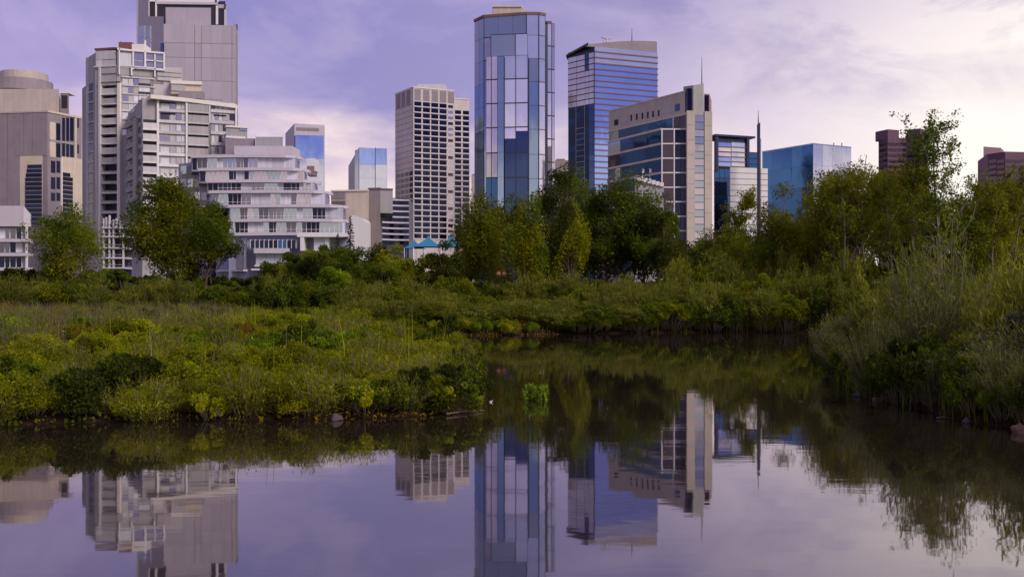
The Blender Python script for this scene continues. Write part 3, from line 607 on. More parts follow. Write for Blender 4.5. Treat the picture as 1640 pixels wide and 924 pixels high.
# --- left apartment stack
def apartment_stack():
    b = base_thing('apartment_stack', 'grey apartment tower with a column of dark recessed balconies and white roof lattice', 'apartment building', 200, 335); z0 = b.location.z
    F1 = Face(153, 322, 193, 320); F0 = Face(138, 328, 153, 322); FL = Face(132, 334, 138, 330); F3 = Face(193, 320, 330, 330)
    z = lambda y, D=321: PZ(y, D)
    prism('left_slab', 'grey_concrete', b, [FL.pt(131.5), FL.pt(139), (PX(141, 345), 345), (PX(133, 345), 345)], z0, [z(141, 333), z(138, 331), z(138, 345), z(141, 345)])
    prism('left_slab', 'concrete', b, [F0.pt(138), F0.pt(153.5), (PX(156, 345), 345), (PX(140, 345), 345)], z0, [z(94, 328), z(86, 323), z(86, 345), z(94, 345)])
    F0.boxy('edge_pier', 'pale_concrete', b, 138, 141.5, 93, 400, -0.3, 0.15); F0.boxy('edge_pier', 'grey_concrete', b, 150.3, 153.5, 88, 400, -0.3, 0.15)
    for i in range(17):
        F0.boxy('window', 'glass_dark', b, 143, 149, 134+16*i, 147.5+16*i, -0.3, 0.05); F0.boxy('sill', 'pale_concrete', b, 142, 150, 147.8+16*i, 149.4+16*i, -0.3, 0.4)
    # central balcony stack
    prism('core', 'concrete', b, [F1.pt(153), F1.pt(163), F1.pt(163, -2.2), F1.pt(190, -2.2), F1.pt(190), F1.pt(195), (PX(198, 348), 348), (PX(156, 348), 348)], z0, z(137))
    prism('top_block', 'concrete', b, [F1.pt(153.5, 0.2), F1.pt(187, 0.2), (PX(189, 346), 346), (PX(156, 346), 346)], z(137), [z(79), z(82), z(82, 346), z(79, 346)])
    F1.boxy('wall_panel', 'pale_concrete', b, 155, 186, 83, 96, 0.1, 0.4); F1.boxy('wall_panel', 'pale_concrete', b, 155, 165, 97, 107, 0.1, 0.4); F1.boxy('wall_panel', 'concrete', b, 165.4, 186, 97, 107, 0.1, 0.38)
    for y in (108.5, 122): F1.boxy('balcony_front', 'concrete', b, 163, 188, y+0.5, y+10, 0.1, 0.6); 
    F1.boxy('lintel', 'pale_concrete', b, 152, 188, 106.5, 108.5, 0, 0.8)
    for i in range(18):
        y = 137+15.8*i
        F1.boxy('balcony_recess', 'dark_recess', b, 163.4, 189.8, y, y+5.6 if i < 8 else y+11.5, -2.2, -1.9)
        F1.boxy('balcony_front', 'concrete' if i < 8 else 'grey_concrete', b, 163.3, 189.8, (y+5.0 if i < 8 else y+10.8), y+15.0, -0.5, 0.3)
        F1.boxy('floor_slab', 'pale_concrete', b, 162.5, 190.5, y+13.8, y+15.4, -2.3, 0.55)
        if i < 8: F1.boxy('balcony_screen', 'joint', b, 181, 189, y+0.4, y+8, -2.1, -0.8)
    F1.boxy('fin', 'pale_concrete', b, 160.4, 163.2, 108, 420, -0.5, 0.9); F1.boxy('fin', 'cream_cornice', b, 190, 194.5, 134, 420, -0.5, 0.9)
    F1.boxy('coping', 'rust_box', b, 152.5, 187, 77.5, 80, -4, 0.5)
    # right shoulder
    prism('shoulder', 'concrete', b, [F3.pt(193), F3.pt(246), (PX(250, 352), 352), (PX(196, 352), 352)], z0, z(122, 322))
    prism('shoulder_roof', 'concrete', b, [F3.pt(187), F3.pt(262, 0), (PX(264, 350), 350), (PX(190, 350), 350)], z(134, 323), [z(108, 320), z(112, 324), z(112, 350), z(108, 350)])
    prism('shoulder_step', 'concrete', b, [F3.pt(240), F3.pt(292), (PX(292, 352), 352), (PX(243, 352), 352)], z0, [z(107, 323), z(109, 327), z(109, 352), z(107, 352)])
    for i in range(7):
        y = 124+13.5*i
        F3.boxy('wall_band', 'pale_concrete', b, 194.5, 248, y, y+2.2, -0.2, 0.35)
        for k, (a, c) in enumerate(((196, 205), (206, 213), (214, 221), (222, 240))):
            m = ('curtain', 'pale_concrete', 'glass_mauve', 'concrete')[(i+k) % 4]
            F3.boxy('window' if m != 'concrete' else 'wall_panel', m, b, a, c, y+3, y+12.6, -0.2, 0.15)
        if i < 5: F3.boxy('balcony_recess', 'dark_recess', b, 222, 241, y+10.3, y+13, -0.3, 0.3)
    for i in range(3): F3.boxy('wall_band', 'concrete', b, 252, 291, 111+i*7, 116.5+i*7, -0.2, 0.3+0.1*i)
    # roof lattice
    for (a, c, y0, y1) in ((188, 264, 82, 84.5), (212, 264, 110, 112.5), (209, 248, 108, 111), (209.5, 212, 108, 122), (212, 214.5, 84, 112), (231, 234, 66, 112), (247, 249, 88, 124), (261.5, 264, 86, 113), (234, 262, 98, 99.5), (190, 192, 79, 120)):
        F3.boxy('lattice_bar', 'white_paint', b, a, c, y0, y1, 0.3, 0.9)
    prism('lattice_core', 'concrete', b, [F3.pt(187.5, 0.15), F3.pt(263, 0.15), (PX(262, 344), 344), (PX(189, 344), 344)], z(112, 323), [z(77, 320), z(89, 326), z(89, 344), z(77, 344)])
    for (a, c, y0, y1) in ((192, 211, 86, 107), (215, 230, 86, 96), (215, 230, 98, 108), (235, 246, 89.5, 97), (235, 246, 100.5, 109), (249.5, 261, 89.5, 97), (249.5, 261, 100.5, 109)): F3.boxy('window', 'curtain' if a < 200 else 'glass_mauve', b, a, c, y0, y1, 0, 0.3)
    boxpart('roof_plant', 'rust_box', b, PX(190, 330), PX(211, 330), 330, 336, z(80, 330), z(68, 330)); boxpart('roof_plant', 'cream_cornice', b, PX(211.2, 330), PX(231, 330), 330, 336, z(86, 330), z(71, 330))
    x = PX(192, 332)-b.location.x; tubes_mesh('antenna', [([(x, -2, z(69)-z0), (x, -2, z(60)-z0), (x, -2, z(52)-z0)], [0.15, 0.25, 0.3])], 'maroon_light', b)
    # wedge roofs stepping towards the front block
    prism('wedge_roof', 'concrete', b, [F3.pt(246, 1.0), F3.pt(300, 1.0), (PX(318, 350), 350), (PX(250, 350), 350)], z0, [z(150, 323), z(136, 327), z(136, 350), z(150, 350)])
    prism('top_terrace', 'beige_light', b, [(PX(274, 322), 322), (PX(323, 324), 324), (PX(323, 345), 345), (PX(276, 345), 345)], z(150, 322), [z(129, 322), z(133, 324), z(133, 345), z(129, 345)])
    Face(274, 321.8, 323, 323.8).boxy('coping', 'cream_cornice', b, 273.5, 323.5, 130, 135.5, -1, 0.4); Face(274, 321.8, 323, 323.8).boxy('wall_panel', 'concrete', b, 274.5, 296, 136.5, 146, -1, 0.2)
    Face(285, 319, 326, 320).boxy('terrace_wall', 'mauve_wall', b, 286, 325, 146.5, 158, -3, 0.2)
apartment_stack()

def front_block():
    b = base_thing('terraced_apartments', 'grey apartment block with a slanted cream cornice and angled dark flank', 'apartment building', 300, 305); z0 = b.location.z
    FF = Face(228, 296, 379, 306); FS = Face(203, 312, 228, 296)
    z = lambda p, y: FF.z(p, y)
    zc = z(245, 155)
    prism('core', 'concrete', b, [FS.pt(205), FF.pt(228), FF.pt(379), (PX(380, 330), 330), (PX(208, 335), 335)], z0, [PZ(182, 310), PZ(158, 297), PZ(172, 306), PZ(172, 330), PZ(182, 335)])
    # cornice: slanted left part, then along the front
    bz = b.location; path = [(208, 311.5, 180), (214, 306, 175), (243, 295.5, 152.5), (300, 300.3, 158), (379, 305.6, 168)]; v = []; f = []
    for p, D, y in path:
        for out, dy in ((-0.9, 0), (-0.9, 6.2), (2.0, 0), (2.0, 6.2)): v.append((PX(p, D)-bz.x, D+out-bz.y, PZ(y+dy, D)-bz.z))
    for i in range(len(path)-1):
        o = i*4; f += [(o+1, o+5, o+4, o), (o, o+4, o+6, o+2), (o+3, o+2, o+6, o+7), (o+1, o+3, o+7, o+5)]
    f += [(0, 2, 3, 1), (16, 17, 19, 18)]
    mesh_obj('cornice', v, f, 'cream_cornice', b)
    sl = 0.066   # apparent slope of storey lines along the front is handled by depth, small fall here
    # columns: (p0, p1, kind)
    st = 17.5
    for i in range(12):
        y = 163+st*i
        # glazed corner bay
        if i >= 2:
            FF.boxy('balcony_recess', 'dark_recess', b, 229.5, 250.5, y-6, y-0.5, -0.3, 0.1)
            FF.boxy('balcony_front', 'pale_concrete' if i != 4 else 'concrete', b, 229, 251, y-0.5, y+11.2, -0.3, 0.8)
            FF.boxy('floor_slab', 'cream_cornice', b, 228.5, 251.5, y+9.6, y+11.4, -0.3, 1.0)
        # pale wall bay
        FF.boxy('wall_band', 'white_paint' if i > 3 else 'pale_concrete', b, 251.5, 299, y+12.6, y+17.2, -0.3, 0.45)
        for k, (a, c) in enumerate(((257, 271), (272.5, 281), (282.5, 290), (291, 298))):
            m = ('curtain', 'glass_mauve', 'pale_concrete', 'curtain')[(k+i*3) % 4] if i != 1 or k else 'glass_window'
            FF.boxy('window', m, b, a, c, y+3.0, y+12.2, -0.3, 0.15)
        if i in (0, 1): FF.boxy('window', 'glass_dark', b, 257, 281, y+1.2, y+3.4, -0.3, 0.2)
        # balcony bay with dark slots
        yy = 168+st*i
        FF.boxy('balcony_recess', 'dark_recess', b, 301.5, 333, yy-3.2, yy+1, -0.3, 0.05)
        FF.boxy('balcony_front', 'concrete', b, 301, 333.5, yy+0.2, yy+13.6, -0.3, 1.0)
        FF.boxy('floor_slab', 'pale_concrete', b, 300.5, 334, yy+12.4, yy+14.2, -0.3, 1.15)
        # pale right bay
        FF.boxy('wall_band', 'pale_concrete', b, 337.5, 378, yy+8.5, yy+13.5, -0.3, 0.45)
        for k, (a, c) in enumerate(((339, 343.5), (344.5, 349), (350.5, 355), (357, 366), (368, 376))):
            FF.boxy('window', ('glass_window', 'curtain', 'glass_mauve', 'curtain', 'concrete')[(k+i) % 5], b, a, c, yy-2.5, yy+7.6, -0.3, 0.15)
        if i < 2: FF.boxy('window', 'glass_dark', b, 342, 362, yy-1.2, yy+1, -0.3, 0.3)
        # angled left side with dark sloping balcony openings
        if i > 0:
            FS.boxy('balcony_recess', 'dark_recess', b, 209, 217, yy+3, yy+10.5, -0.3, 0.1)
            FS.boxy('balcony_front', 'grey_concrete', b, 206, 220, yy+9.6, yy+17, -0.3, 0.9)
            FS.boxy('window', 'glass_window', b, 222, 226, yy, yy+10, -0.3, 0.1)
    FF.boxy('pier', 'white_paint', b, 251, 254.5, 160, 400, -0.3, 0.9); FF.boxy('pier', 'white_paint', b, 297.3, 300.4, 163, 400, -0.3, 0.95); FF.boxy('pier', 'pale_concrete', b, 334, 336.8, 166, 400, -0.3, 1.0)
    FF.boxy('drain', 'dark_metal', b, 335.4, 336.6, 198, 400, 0.9, 1.2); FS.boxy('pier', 'grey_concrete', b, 217.6, 221, 190, 420, -0.3, 1.0); FF.boxy('pier', 'white_paint', b, 376.5, 379, 170, 205, -0.3, 0.9)
    # roof railing
    FF.boxy('railing', 'mauve_wall', b, 324, 358, 153.5, 154.6, -6, -5.8)
    for p in (325, 333, 341, 349, 357): FF.boxy('railing', 'mauve_wall', b, p-0.4, p+0.4, 153.5, 163, -6.1, -5.9)
    # annex at the right
    A = Face(341, 290, 396, 294)
    prism('annex', 'grey_concrete', b, [A.pt(362), A.pt(396), (PX(396, 312), 312), (PX(362, 312), 312)], z0, A.z(380, 203))
    A.boxy('coping', 'cream_cornice', b, 361.5, 396.5, 202, 205, -2, 0.4); A.boxy('wall_band', 'white_paint', b, 361.5, 393, 219, 222, -1, 0.5); A.boxy('window', 'glass_slate', b, 384, 395.5, 206.5, 210, -0.3, 0.2)
front_block()

# --- pole frame structure in front of the stack
def pole_frame():
    D = 190; b = base_thing('pole_frame', 'open white frame of poles and balconies below the grey apartment tower', 'building', 183, D); z0 = b.location.z; bz = b.location
    prism('core', 'dark_recess', b, [(PX(166, D+4), D+4), (PX(200, D+4), D+4), (PX(202, D+12), D+12), (PX(164, D+12), D+12)], z0, PZ(368, D+4))
    f = Face(163, D, 203, D)
    for i, y in enumerate((364, 378, 396, 412, 428)):
        f.boxy('floor_slab', 'pale_concrete', b, 165-(4 if i == 2 else 0), 199+(2 if i < 2 else 0), y, y+2.2, -4, 0.6)
        for k in range(4): f.boxy('window', 'glass_window', b, 167+k*8, 174+k*8, y+3, y+13, -4, -3.6)
        f.boxy('railing', 'grey_concrete', b, 166, 198, y-4.2, y-3.4, 0.2, 0.4)
    for p, y0, y1 in ((176, 345, 430), (182.5, 352, 432), (198, 370, 430), (167, 350, 430), (171, 348, 366), (187, 350, 366), (193, 354, 372)): f.boxy('pole', 'pale_concrete', b, p-0.8, p+0.8, y0, y1, -0.2, 0.4)
pole_frame()

# --- stepped white building with long balcony bands
def stepped_building():
    b = base_thing('stepped_building', 'stepped white building with long pink white balcony bands and window rows', 'apartment building', 440, 212); z0 = b.location.z
    fl = [  # slab y, left, right, depth of the glass front
        (251, 306, 482, 216), (272, 318, 494, 214), (291, 331, 511, 212), (308, 335, 530, 210), (331, 366, 556, 208), (354, 365, 560, 206), (376, 365, 561, 205)]
    zs = [PZ(y, D-1.5) for y, _, _, D in fl]+[PZ(402, 204)]
    rw = random.Random(3)
    for i, (y, a, c, D) in enumerate(fl):
        ztop = zs[i]; zb = zs[i+1] if i < 6 else PZ(437, 204)
        sto = prism('storey', 'blue_grey_wall', b, [(PX(a+1.5, D), D), (PX(c-6, D), D), (PX(c-2, D+8), D+8), (PX(c-2, D+30), D+30), (PX(a-6, D+30), D+30)], zb if i < 6 else z0, ztop-0.02)
        # band: bowed slab edge
        n = 14; v = []; f = []; bz = b.location
        for k in range(n+1):
            t = k/n; p = a-1+(c-a+2)*t; dd = D-0.9+3.0*max(0, (t-0.86)/0.14)**2; zz_ = ztop+0.12*math.sin(t*3.1)
            for dy, dz in ((0, 0.42), (0, -0.20), (2.0, 0.42), (2.0, -0.20)): v.append((PX(p, dd)-bz.x, dd+dy-bz.y, zz_+dz-bz.z))
        for k in range(n):
            o = k*4; f += [(o+1, o+5, o+4, o), (o, o+4, o+6, o+2), (o+3, o+2, o+6, o+7), (o+1, o+3, o+7, o+5)]
        f += [(0, 2, 3, 1), (n*4, n*4+1, n*4+3, n*4+2)]
        mesh_obj('balcony_band', v, f, 'slab_white', sto)
        F = Face(a+1.5, D, c-6, D); p = a+3.0
        if i == 6: continue
        while p < c-10:
            w = rw.choice((5.5, 7.5, 9, 12, 16, 21)); w = min(w, c-7-p)
            if w < 3: break
            m = rw.choice(('curtain', 'curtain', 'glass_window', 'glass_window', 'glass_slate', 'curtain', 'glass_mauve', 'glass_dark'))
            if p < a+55 and i in (0, 2, 3): m = rw.choice(('glass_window', 'curtain', 'glass_dark', 'glass_slate'))
            if i == 4 and 410 < p < 475: m = rw.choice(('glass_window', 'glass_slate'))
            if i == 5 and 420 < p < 540: m = rw.choice(('glass_dark', 'glass_slate', 'glass_window'))
            F.box('window', m, sto, p, p+w-0.7, zb+0.44, ztop-0.22, -0.2, 0.06)
            if w > 7: F.box('mullion', 'white_paint', sto, p+w-0.75, p+w-0.05, zb+0.44, ztop-0.22, -0.2, 0.12)
            if m.startswith('glass') and w > 9:
                for q in np.arange(p+7, p+w-4, 7.5): F.box('mullion', 'white_paint', sto, q, q+0.5, zb+0.44, ztop-0.22, -0.1, 0.1)
            p += w
        if i >= 2: 
            F.box('railing', 'white_paint', sto, a+20, c-14, zb+1.15, zb+1.21, 0.55, 0.6)
    # grey side wing that carries the upper decks on the left
    SW = Face(284, 224, 337, 219)
    wing = prism('side_wing', 'blue_grey_wall', b, [SW.pt(286), SW.pt(337), (PX(372, 236), 236), (PX(292, 240), 240)], z0, [PZ(263, 224), PZ(257, 219), PZ(257, 236), PZ(263, 240)])
    for i in range(8):
        for k in range(4): SW.boxy('window', ('glass_slate', 'curtain', 'glass_window')[(i+k*2) % 3], wing, 290+k*11, 299+k*11, 266+i*21, 279+i*21, -0.2, 0.1)
    # roof volumes
    prism('roof_block', 'slab_white', b, [(PX(375, 219), 219), (PX(468, 219), 219), (PX(481, 226), 226), (PX(478, 240), 240), (PX(377, 240), 240)], zs[0]+0.4, PZ(234, 219))
    prism('roof_block', 'mauve_wall', b, [(PX(361, 228), 228), (PX(409, 228), 228), (PX(409, 244), 244), (PX(363, 244), 244)], zs[0]+0.4, PZ(222, 228))
    prism('roof_block', 'grey_concrete', b, [(PX(409.5, 227), 227), (PX(453, 227), 227), (PX(453, 244), 244), (PX(410, 244), 244)], zs[0]+0.4, PZ(219.5, 227))
    boxpart('roof_screen', 'white_paint', b, PX(491, 222), PX(505, 222), 222, 226, PZ(274, 222), PZ(254, 222)); boxpart('roof_screen', 'maroon_light', b, PX(494, 223), PX(505, 223), 221.8, 225, PZ(282, 223), PZ(267, 223))
    # lower storeys
    LF = Face(366, 207, 395, 203); prism('lower_wing', 'blue_grey_wall', b, [LF.pt(346), LF.pt(395), (PX(397, 222), 222), (PX(350, 222), 222)], z0, PZ(381, 204))
    LF.boxy('wall_panel', 'blue_grey_wall', b, 367, 379, 385, 400, -0.1, 0.2); LF.boxy('wall_panel', 'grey_concrete', b, 380, 393, 385, 430, -0.1, 0.2); LF.boxy('wall_panel', 'grey_concrete', b, 367, 379, 402, 430, -0.1, 0.15)
    LF.boxy('ledge', 'slab_white', b, 350, 395, 432, 435, -0.2, 0.8)
    MF = Face(395, 202.8, 470, 202.8); MF.boxy('balcony_front', 'slab_white', b, 409, 464, 398, 406, -1.5, 1.2); MF.boxy('wall', 'curtain', b, 410, 462, 406.5, 424, -1, 0.1)
    for i in range(10): MF.boxy('window', 'glass_dark' if i not in (6, 7) else 'glass_deep', b, 402+i*7.3, 408.4+i*7.3, 385, 397, -1, 0.25)
    for i in range(11): MF.boxy('mullion', 'white_paint', b, 401.2+i*7.3, 402+i*7.3, 384, 398, -1, 0.35)
    for p in (426, 440, 452): MF.boxy('joint', 'joint', b, p, p+0.5, 407, 424, -0.5, 0.14)
    MF.boxy('lower_wall', 'beige_light', b, 408, 462, 424, 427, -1, 0.2); MF.boxy('awning', 'sign_blue', b, 418, 456, 427, 430, -0.5, 0.6); MF.boxy('ledge', 'white_paint', b, 404, 465, 430.5, 433, -1.5, 0.9)
    EF = Face(478, 203, 560, 203); EF.boxy('portal', 'white_paint', b, 478, 556, 374, 380, -3, 1.4); EF.boxy('portal', 'white_paint', b, 483, 489, 379, 402, -3, 1.3); EF.boxy('portal', 'curtain', b, 503, 521, 380, 402, -3, 0.2); EF.boxy('portal', 'white_paint', b, 521, 527, 380, 400, -3, 0.4)
stepped_building()

# --- small glass towers and low blocks between the stepped building and the grid tower
def curved_top_tower(label, px0, pxs, px1, D, ytop, ysh, ymid, ybot, split=None, dark=False):
    b = base_thing('curved_glass_tower', label, 'tower', (px0+px1)/2, D); z0 = b.location.z; bz = b.location
    # side profile curves in at the top of the left flank; front glass is set between
    S = Face(px0, D+14, pxs, D); G = Face(pxs, D, px1, D+3)
    n = 8; prof = [(px0+(pxs-px0)*(0 if k == 0 else (k/n)**1.6*0.55), ybot if k == 0 else ysh+(ytop-ysh)*math.sin(k/n*1.57)) for k in range(n+1)]
    plan_top = PZ(ytop, D)
    prism('core', 'slab_white' if not dark else 'mauve_wall', b, [S.pt(px0), S.pt(pxs), G.pt(px1), (PX(px1, D+25), D+25), (PX(px0+2, D+25), D+25)], z0, [PZ(ysh, D+14), plan_top, PZ(ytop+(5 if px1-px0 > 61 else 1), D+3), PZ(ytop+2, D+25), PZ(ysh, D+25)])
    cols_ = [(pxs+0.6, split-0.4), (split+0.4, px1-0.8)] if split else [(pxs+1.5, px1-1.5)]
    for a, c in cols_:
        rows = [ytop+(19 if not split else 2), ymid]
        G.boxy('glass_panel', 'glass_ultra', b, a, c, rows[0], ymid, -0.4, 0.12)
        k = 3; h = (ybot-ymid)/k
        for i in range(k): G.boxy('glass_panel', 'glass_sky', b, a, c, ymid+h*i+0.2, ymid+h*(i+1), -0.4, 0.12)
    if split:
        S.boxy('glass_panel', 'glass_slate', b, px0+(pxs-px0)*0.62, pxs-0.4, ytop+4, ybot, -0.4, 0.12)
        G.boxy('mullion', 'dark_navy', b, split-0.5, split+0.5, ytop, ybot, -0.3, 0.3)
    else:
        G.boxy('louvre', 'mauve_wall', b, pxs+3, px1-9, ytop+7, ytop+12, -0.3, 0.1); G.boxy('mullion', 'dark_navy', b, pxs+0.2, pxs+1.4, ytop+20, ybot, -0.3, 0.25)
curved_top_tower('slim tower with curved beige crown and blue glass behind the stepped building', 457, 471.5, 520, 455, 198, 214, 254, 320)
curved_top_tower('small distant glass tower with rounded shoulder and split front', 558, 575, 620, 640, 236, 266, 264, 330, 601)
def low_blocks():
    b = base_thing('beige_block', 'plain beige low block with curved white porch between stepped building and podium', 'building', 562, 300)
    z0 = b.location.z; F = Face(530, 302, 590, 300)
    prism('wall', 'beige_light', b, [F.pt(555), F.pt(590), (PX(592, 330), 330), (PX(556, 330), 330)], z0, PZ(305, 300)); prism('wall', 'beige_stone', b, [F.pt(530), F.pt(555), (PX(556, 325), 325), (PX(531, 325), 325)], z0, PZ(306.5, 302))
    F.boxy('louvre', 'mauve_wall', b, 531.5, 553, 309, 319, -0.3, 0.1); F.boxy('ledge', 'cream_cornice', b, 530, 590, 304.2, 306.6, -0.5, 0.3); F.boxy('window', 'glass_window', b, 532, 553, 322, 328, -0.3, 0.1)
    Q = Face(560, 285, 584, 285); pts_ = [(560, 345)]+[(560+24*math.sin(k/8*1.57), 345+10*(1-math.cos(k/8*1.57))) for k in range(1, 9)]
    bz = b.location; v = []; n = len(pts_)
    for D in (285, 297): v += [(PX(p, 285)-bz.x, D-bz.y, PZ(y, 285)-bz.z) for p, y in pts_]+[(PX(584, 285)-bz.x, D-bz.y, 0), (PX(560, 285)-bz.x, D-bz.y, 0)]
    m = n+2; mesh_obj('porch', v, [tuple(range(m))[::-1], tuple(range(m, 2*m))]+[(i, (i+1) % m, m+(i+1) % m, m+i) for i in range(m)], 'white_paint', b)
    b = base_thing('grey_block', 'mauve grey low block with flat roof beside the striped podium', 'building', 608, 310); z0 = b.location.z
    F = Face(590, 309, 609, 308); F2 = Face(609, 308, 629, 309)
    prism('wall', 'mauve_wall', b, [F.pt(590), F.pt(609), (PX(612, 330), 330), (PX(592, 330), 330)], z0, PZ(302, 309)); prism('wall', 'grey_concrete', b, [F2.pt(609.1), F2.pt(629), (PX(629, 328), 328), (PX(611, 328), 328)], PZ(321, 309)-4, PZ(303, 309))
    F.boxy('coping', 'joint', b, 589.5, 609, 301, 303, -1, 0.3); F2.boxy('coping', 'joint', b, 609, 629.4, 302, 304, -1, 0.3)
    b = base_thing('distant_block', 'narrow brownish block glimpsed between grid tower and glass tower', 'building', 758, 800); z0 = b.location.z
    prism('wall', 'beige_stone', b, [(PX(755, 800), 800), (PX(764, 800), 800), (PX(764, 820), 820), (PX(755, 820), 820)], z0, PZ(281, 800)); boxpart('roof_block', 'maroon_light', b, PX(756, 802), PX(763, 802), 802, 815, PZ(283, 800), PZ(278.5, 800))
    b = base_thing('distant_block', 'low beige roof glimpsed between the glass tower and the striped tower', 'building', 900, 700); z0 = b.location.z
    prism('wall', 'beige_stone', b, [(PX(889, 700), 700), (PX(911, 700), 700), (PX(911, 720), 720), (PX(889, 720), 720)], z0, PZ(257, 700)); boxpart('roof_block', 'mauve_wall', b, PX(891, 702), PX(905, 702), 702, 715, PZ(258, 700), PZ(254, 700))
low_blocks()
def pavilion():
    b = base_thing('white_pavilion', 'low white pavilion with sloping roof peeping over the dark trees before the corner office', 'building', 1038, 244); z0 = b.location.z
    F = Face(1016, 244, 1064, 244)
    prism('wall', 'concrete', b, [F.pt(1017), F.pt(1063), (PX(1063, 249), 249), (PX(1017, 249), 249)], z0, [PZ(290, 244), PZ(297, 244), PZ(297, 249), PZ(290, 249)])
    for i in range(7): F.boxy('roof_panel', 'white_paint', b, 1017+i*6.6, 1023+i*6.6, 281.5+i*1.9, 289.5+i*1.6, -1, 0.5)
    for p in (1029, 1041): F.boxy('flag_pole', 'white_paint', b, p-0.25, p+0.25, 270, 290, -0.4, -0.3); F.boxy('flag', 'maroon_light' if p > 1035 else 'glass_mauve', b, p+0.3, p+3, 270.5, 277, -0.37, -0.33)
pavilion()

# --- right-hand buildings
def navy_frame():
    b = base_thing('navy_framed_building', 'navy framed building with pale striped window under a thin roof', 'office building', 1175, 330); z0 = b.location.z
    L_ = Face(1143, 326, 1168, 326); F = Face(1144, 325, 1205, 330)
    prism('core', 'dark_navy', b, [F.pt(1144), F.pt(1198), (PX(1200, 345), 345), (PX(1145, 350), 350)], z0, F.z(1144, 221))
    F.boxy('roof_slab', 'dark_navy', b, 1143.5, 1207, 217.5, 220.5, -10, 1.0)
    for i in range(5):
        F.boxy('glass_band', 'glass_pink' if i in (1, 2) else 'glass_ultra', b, 1149.5, 1170, 229+i*7.8, 235.6+i*7.8, -0.4, 0.2); F.boxy('glass_band', 'glass_sky', b, 1171, 1194, 229+i*7.8, 235.6+i*7.8, -0.4, 0.2)
        F.boxy('sunshade', 'maroon_light', b, 1149, 1194.5, 235.6+i*7.8, 236.8+i*7.8, -0.3, 0.5)
    for p in (1146.5, 1196): F.boxy('frame_member', 'dark_navy', b, p-2, p+2, 220, 275, -0.3, 0.9)
    for i in range(8):
        for a, c in ((1144.5, 1152), (1152.6, 1160), (1160.6, 1168)): F.boxy('glass_panel', 'glass_navy' if i % 3 else 'glass_deep', b, a, c, 272+i*14, 285.2+i*14, -0.4, 0.15)
    for i in range(3): F.boxy('glass_panel', 'glass_deep', b, 1199, 1214, 246+i*9, 254+i*9, -8, 0.2)
    F.boxy('side_block', 'dark_navy', b, 1198.5, 1215, 244, 300, -12, 0.0)
    b = base_thing('white_banded_building', 'white building with thin dark bands behind the twiggy tree', 'office building', 1200, 300); z0 = b.location.z
    F = Face(1169, 299, 1229, 302); prism('core', 'joint', b, [F.pt(1169), F.pt(1229), (PX(1229, 318), 318), (PX(1170, 318), 318)], z0, F.z(1190, 269.5))
    for i in range(12): F.boxy('wall_band', 'white_paint', b, 1169, 1229, 269.3+i*9.2, 277.6+i*9.2, -0.4, 0.25)
    b = base_thing('mast', 'tall dark tapering mast in front of the white banded building', 'mast', 1216, 292); z0 = b.location.z
    t = 196; D = 292; bz = b.location
    prism('pylon', 'dark_navy', b, [(PX(1212.3, D), D), (PX(1217.6, D), D), (PX(1217.6, D+1.2), D+1.2), (PX(1212.3, D+1.2), D+1.2)], z0, [PZ(200, D), PZ(196, D), PZ(196, D), PZ(200, D)])
    prism('edge_strip', 'maroon_light', b, [(PX(1217.8, D), D), (PX(1219, D), D), (PX(1219, D+1), D+1), (PX(1217.8, D+1), D+1)], z0, PZ(222, D))
    tubes_mesh('antenna', [([(PX(1215.3, D)-bz.x, 0.6, PZ(198, D)-z0), (PX(1215.3, D)-bz.x, 0.6, PZ(177, D)-z0)], [0.16, 0.06])], 'dark_metal', b)
navy_frame()
def blue_box():
    b = base_thing('blue_glass_block', 'low blue glass block with one paler side', 'office building', 1290, 400); z0 = b.location.z
    D1 = 380; LF = Face(1221, D1*(462-230)/(462-243), 1302, D1); RF = Face(1302, D1, 1363, D1*(462-230)/(462-236)); zt = PZ(230, D1)
    prism('core', 'dark_navy', b, [LF.pt(1221), RF.pt(1302), RF.pt(1363), (PX(1360, 430), 430), (PX(1225, 440), 440)], z0, zt-0.3)
    for i in range(7):
        za = zt-i*8.2
        for k in range(5):
            l0 = LF.len*k/5; m = 'glass_deep' if (1 <= k <= 3 and i >= 2) else 'glass_teal'  # darker glass low in the middle paints in a reflection
            LF.boxl('glass_panel', m, b, l0+0.02, l0+LF.len/5-0.02, za-8.17, za-0.03, -0.3, 0.1)
        for k in range(4):
            l0 = RF.len*k/4; RF.boxl('glass_panel', 'glass_sky', b, l0+0.02, l0+RF.len/4-0.02, za-8.17, za-0.03, -0.3, 0.1)
    LF.boxl('coping', 'glass_slate', b, 0, LF.len, zt-0.3, zt+0.1, -1, 0.2); RF.boxl('coping', 'glass_slate', b, 0, RF.len, zt-0.3, zt+0.1, -1, 0.2)
    for p in (1335, 1348): boxpart('roof_post', 'dark_metal', b, PX(p, 400), PX(p+1, 400), 400, 400.4, zt-1, PZ(229, 400))
blue_box()
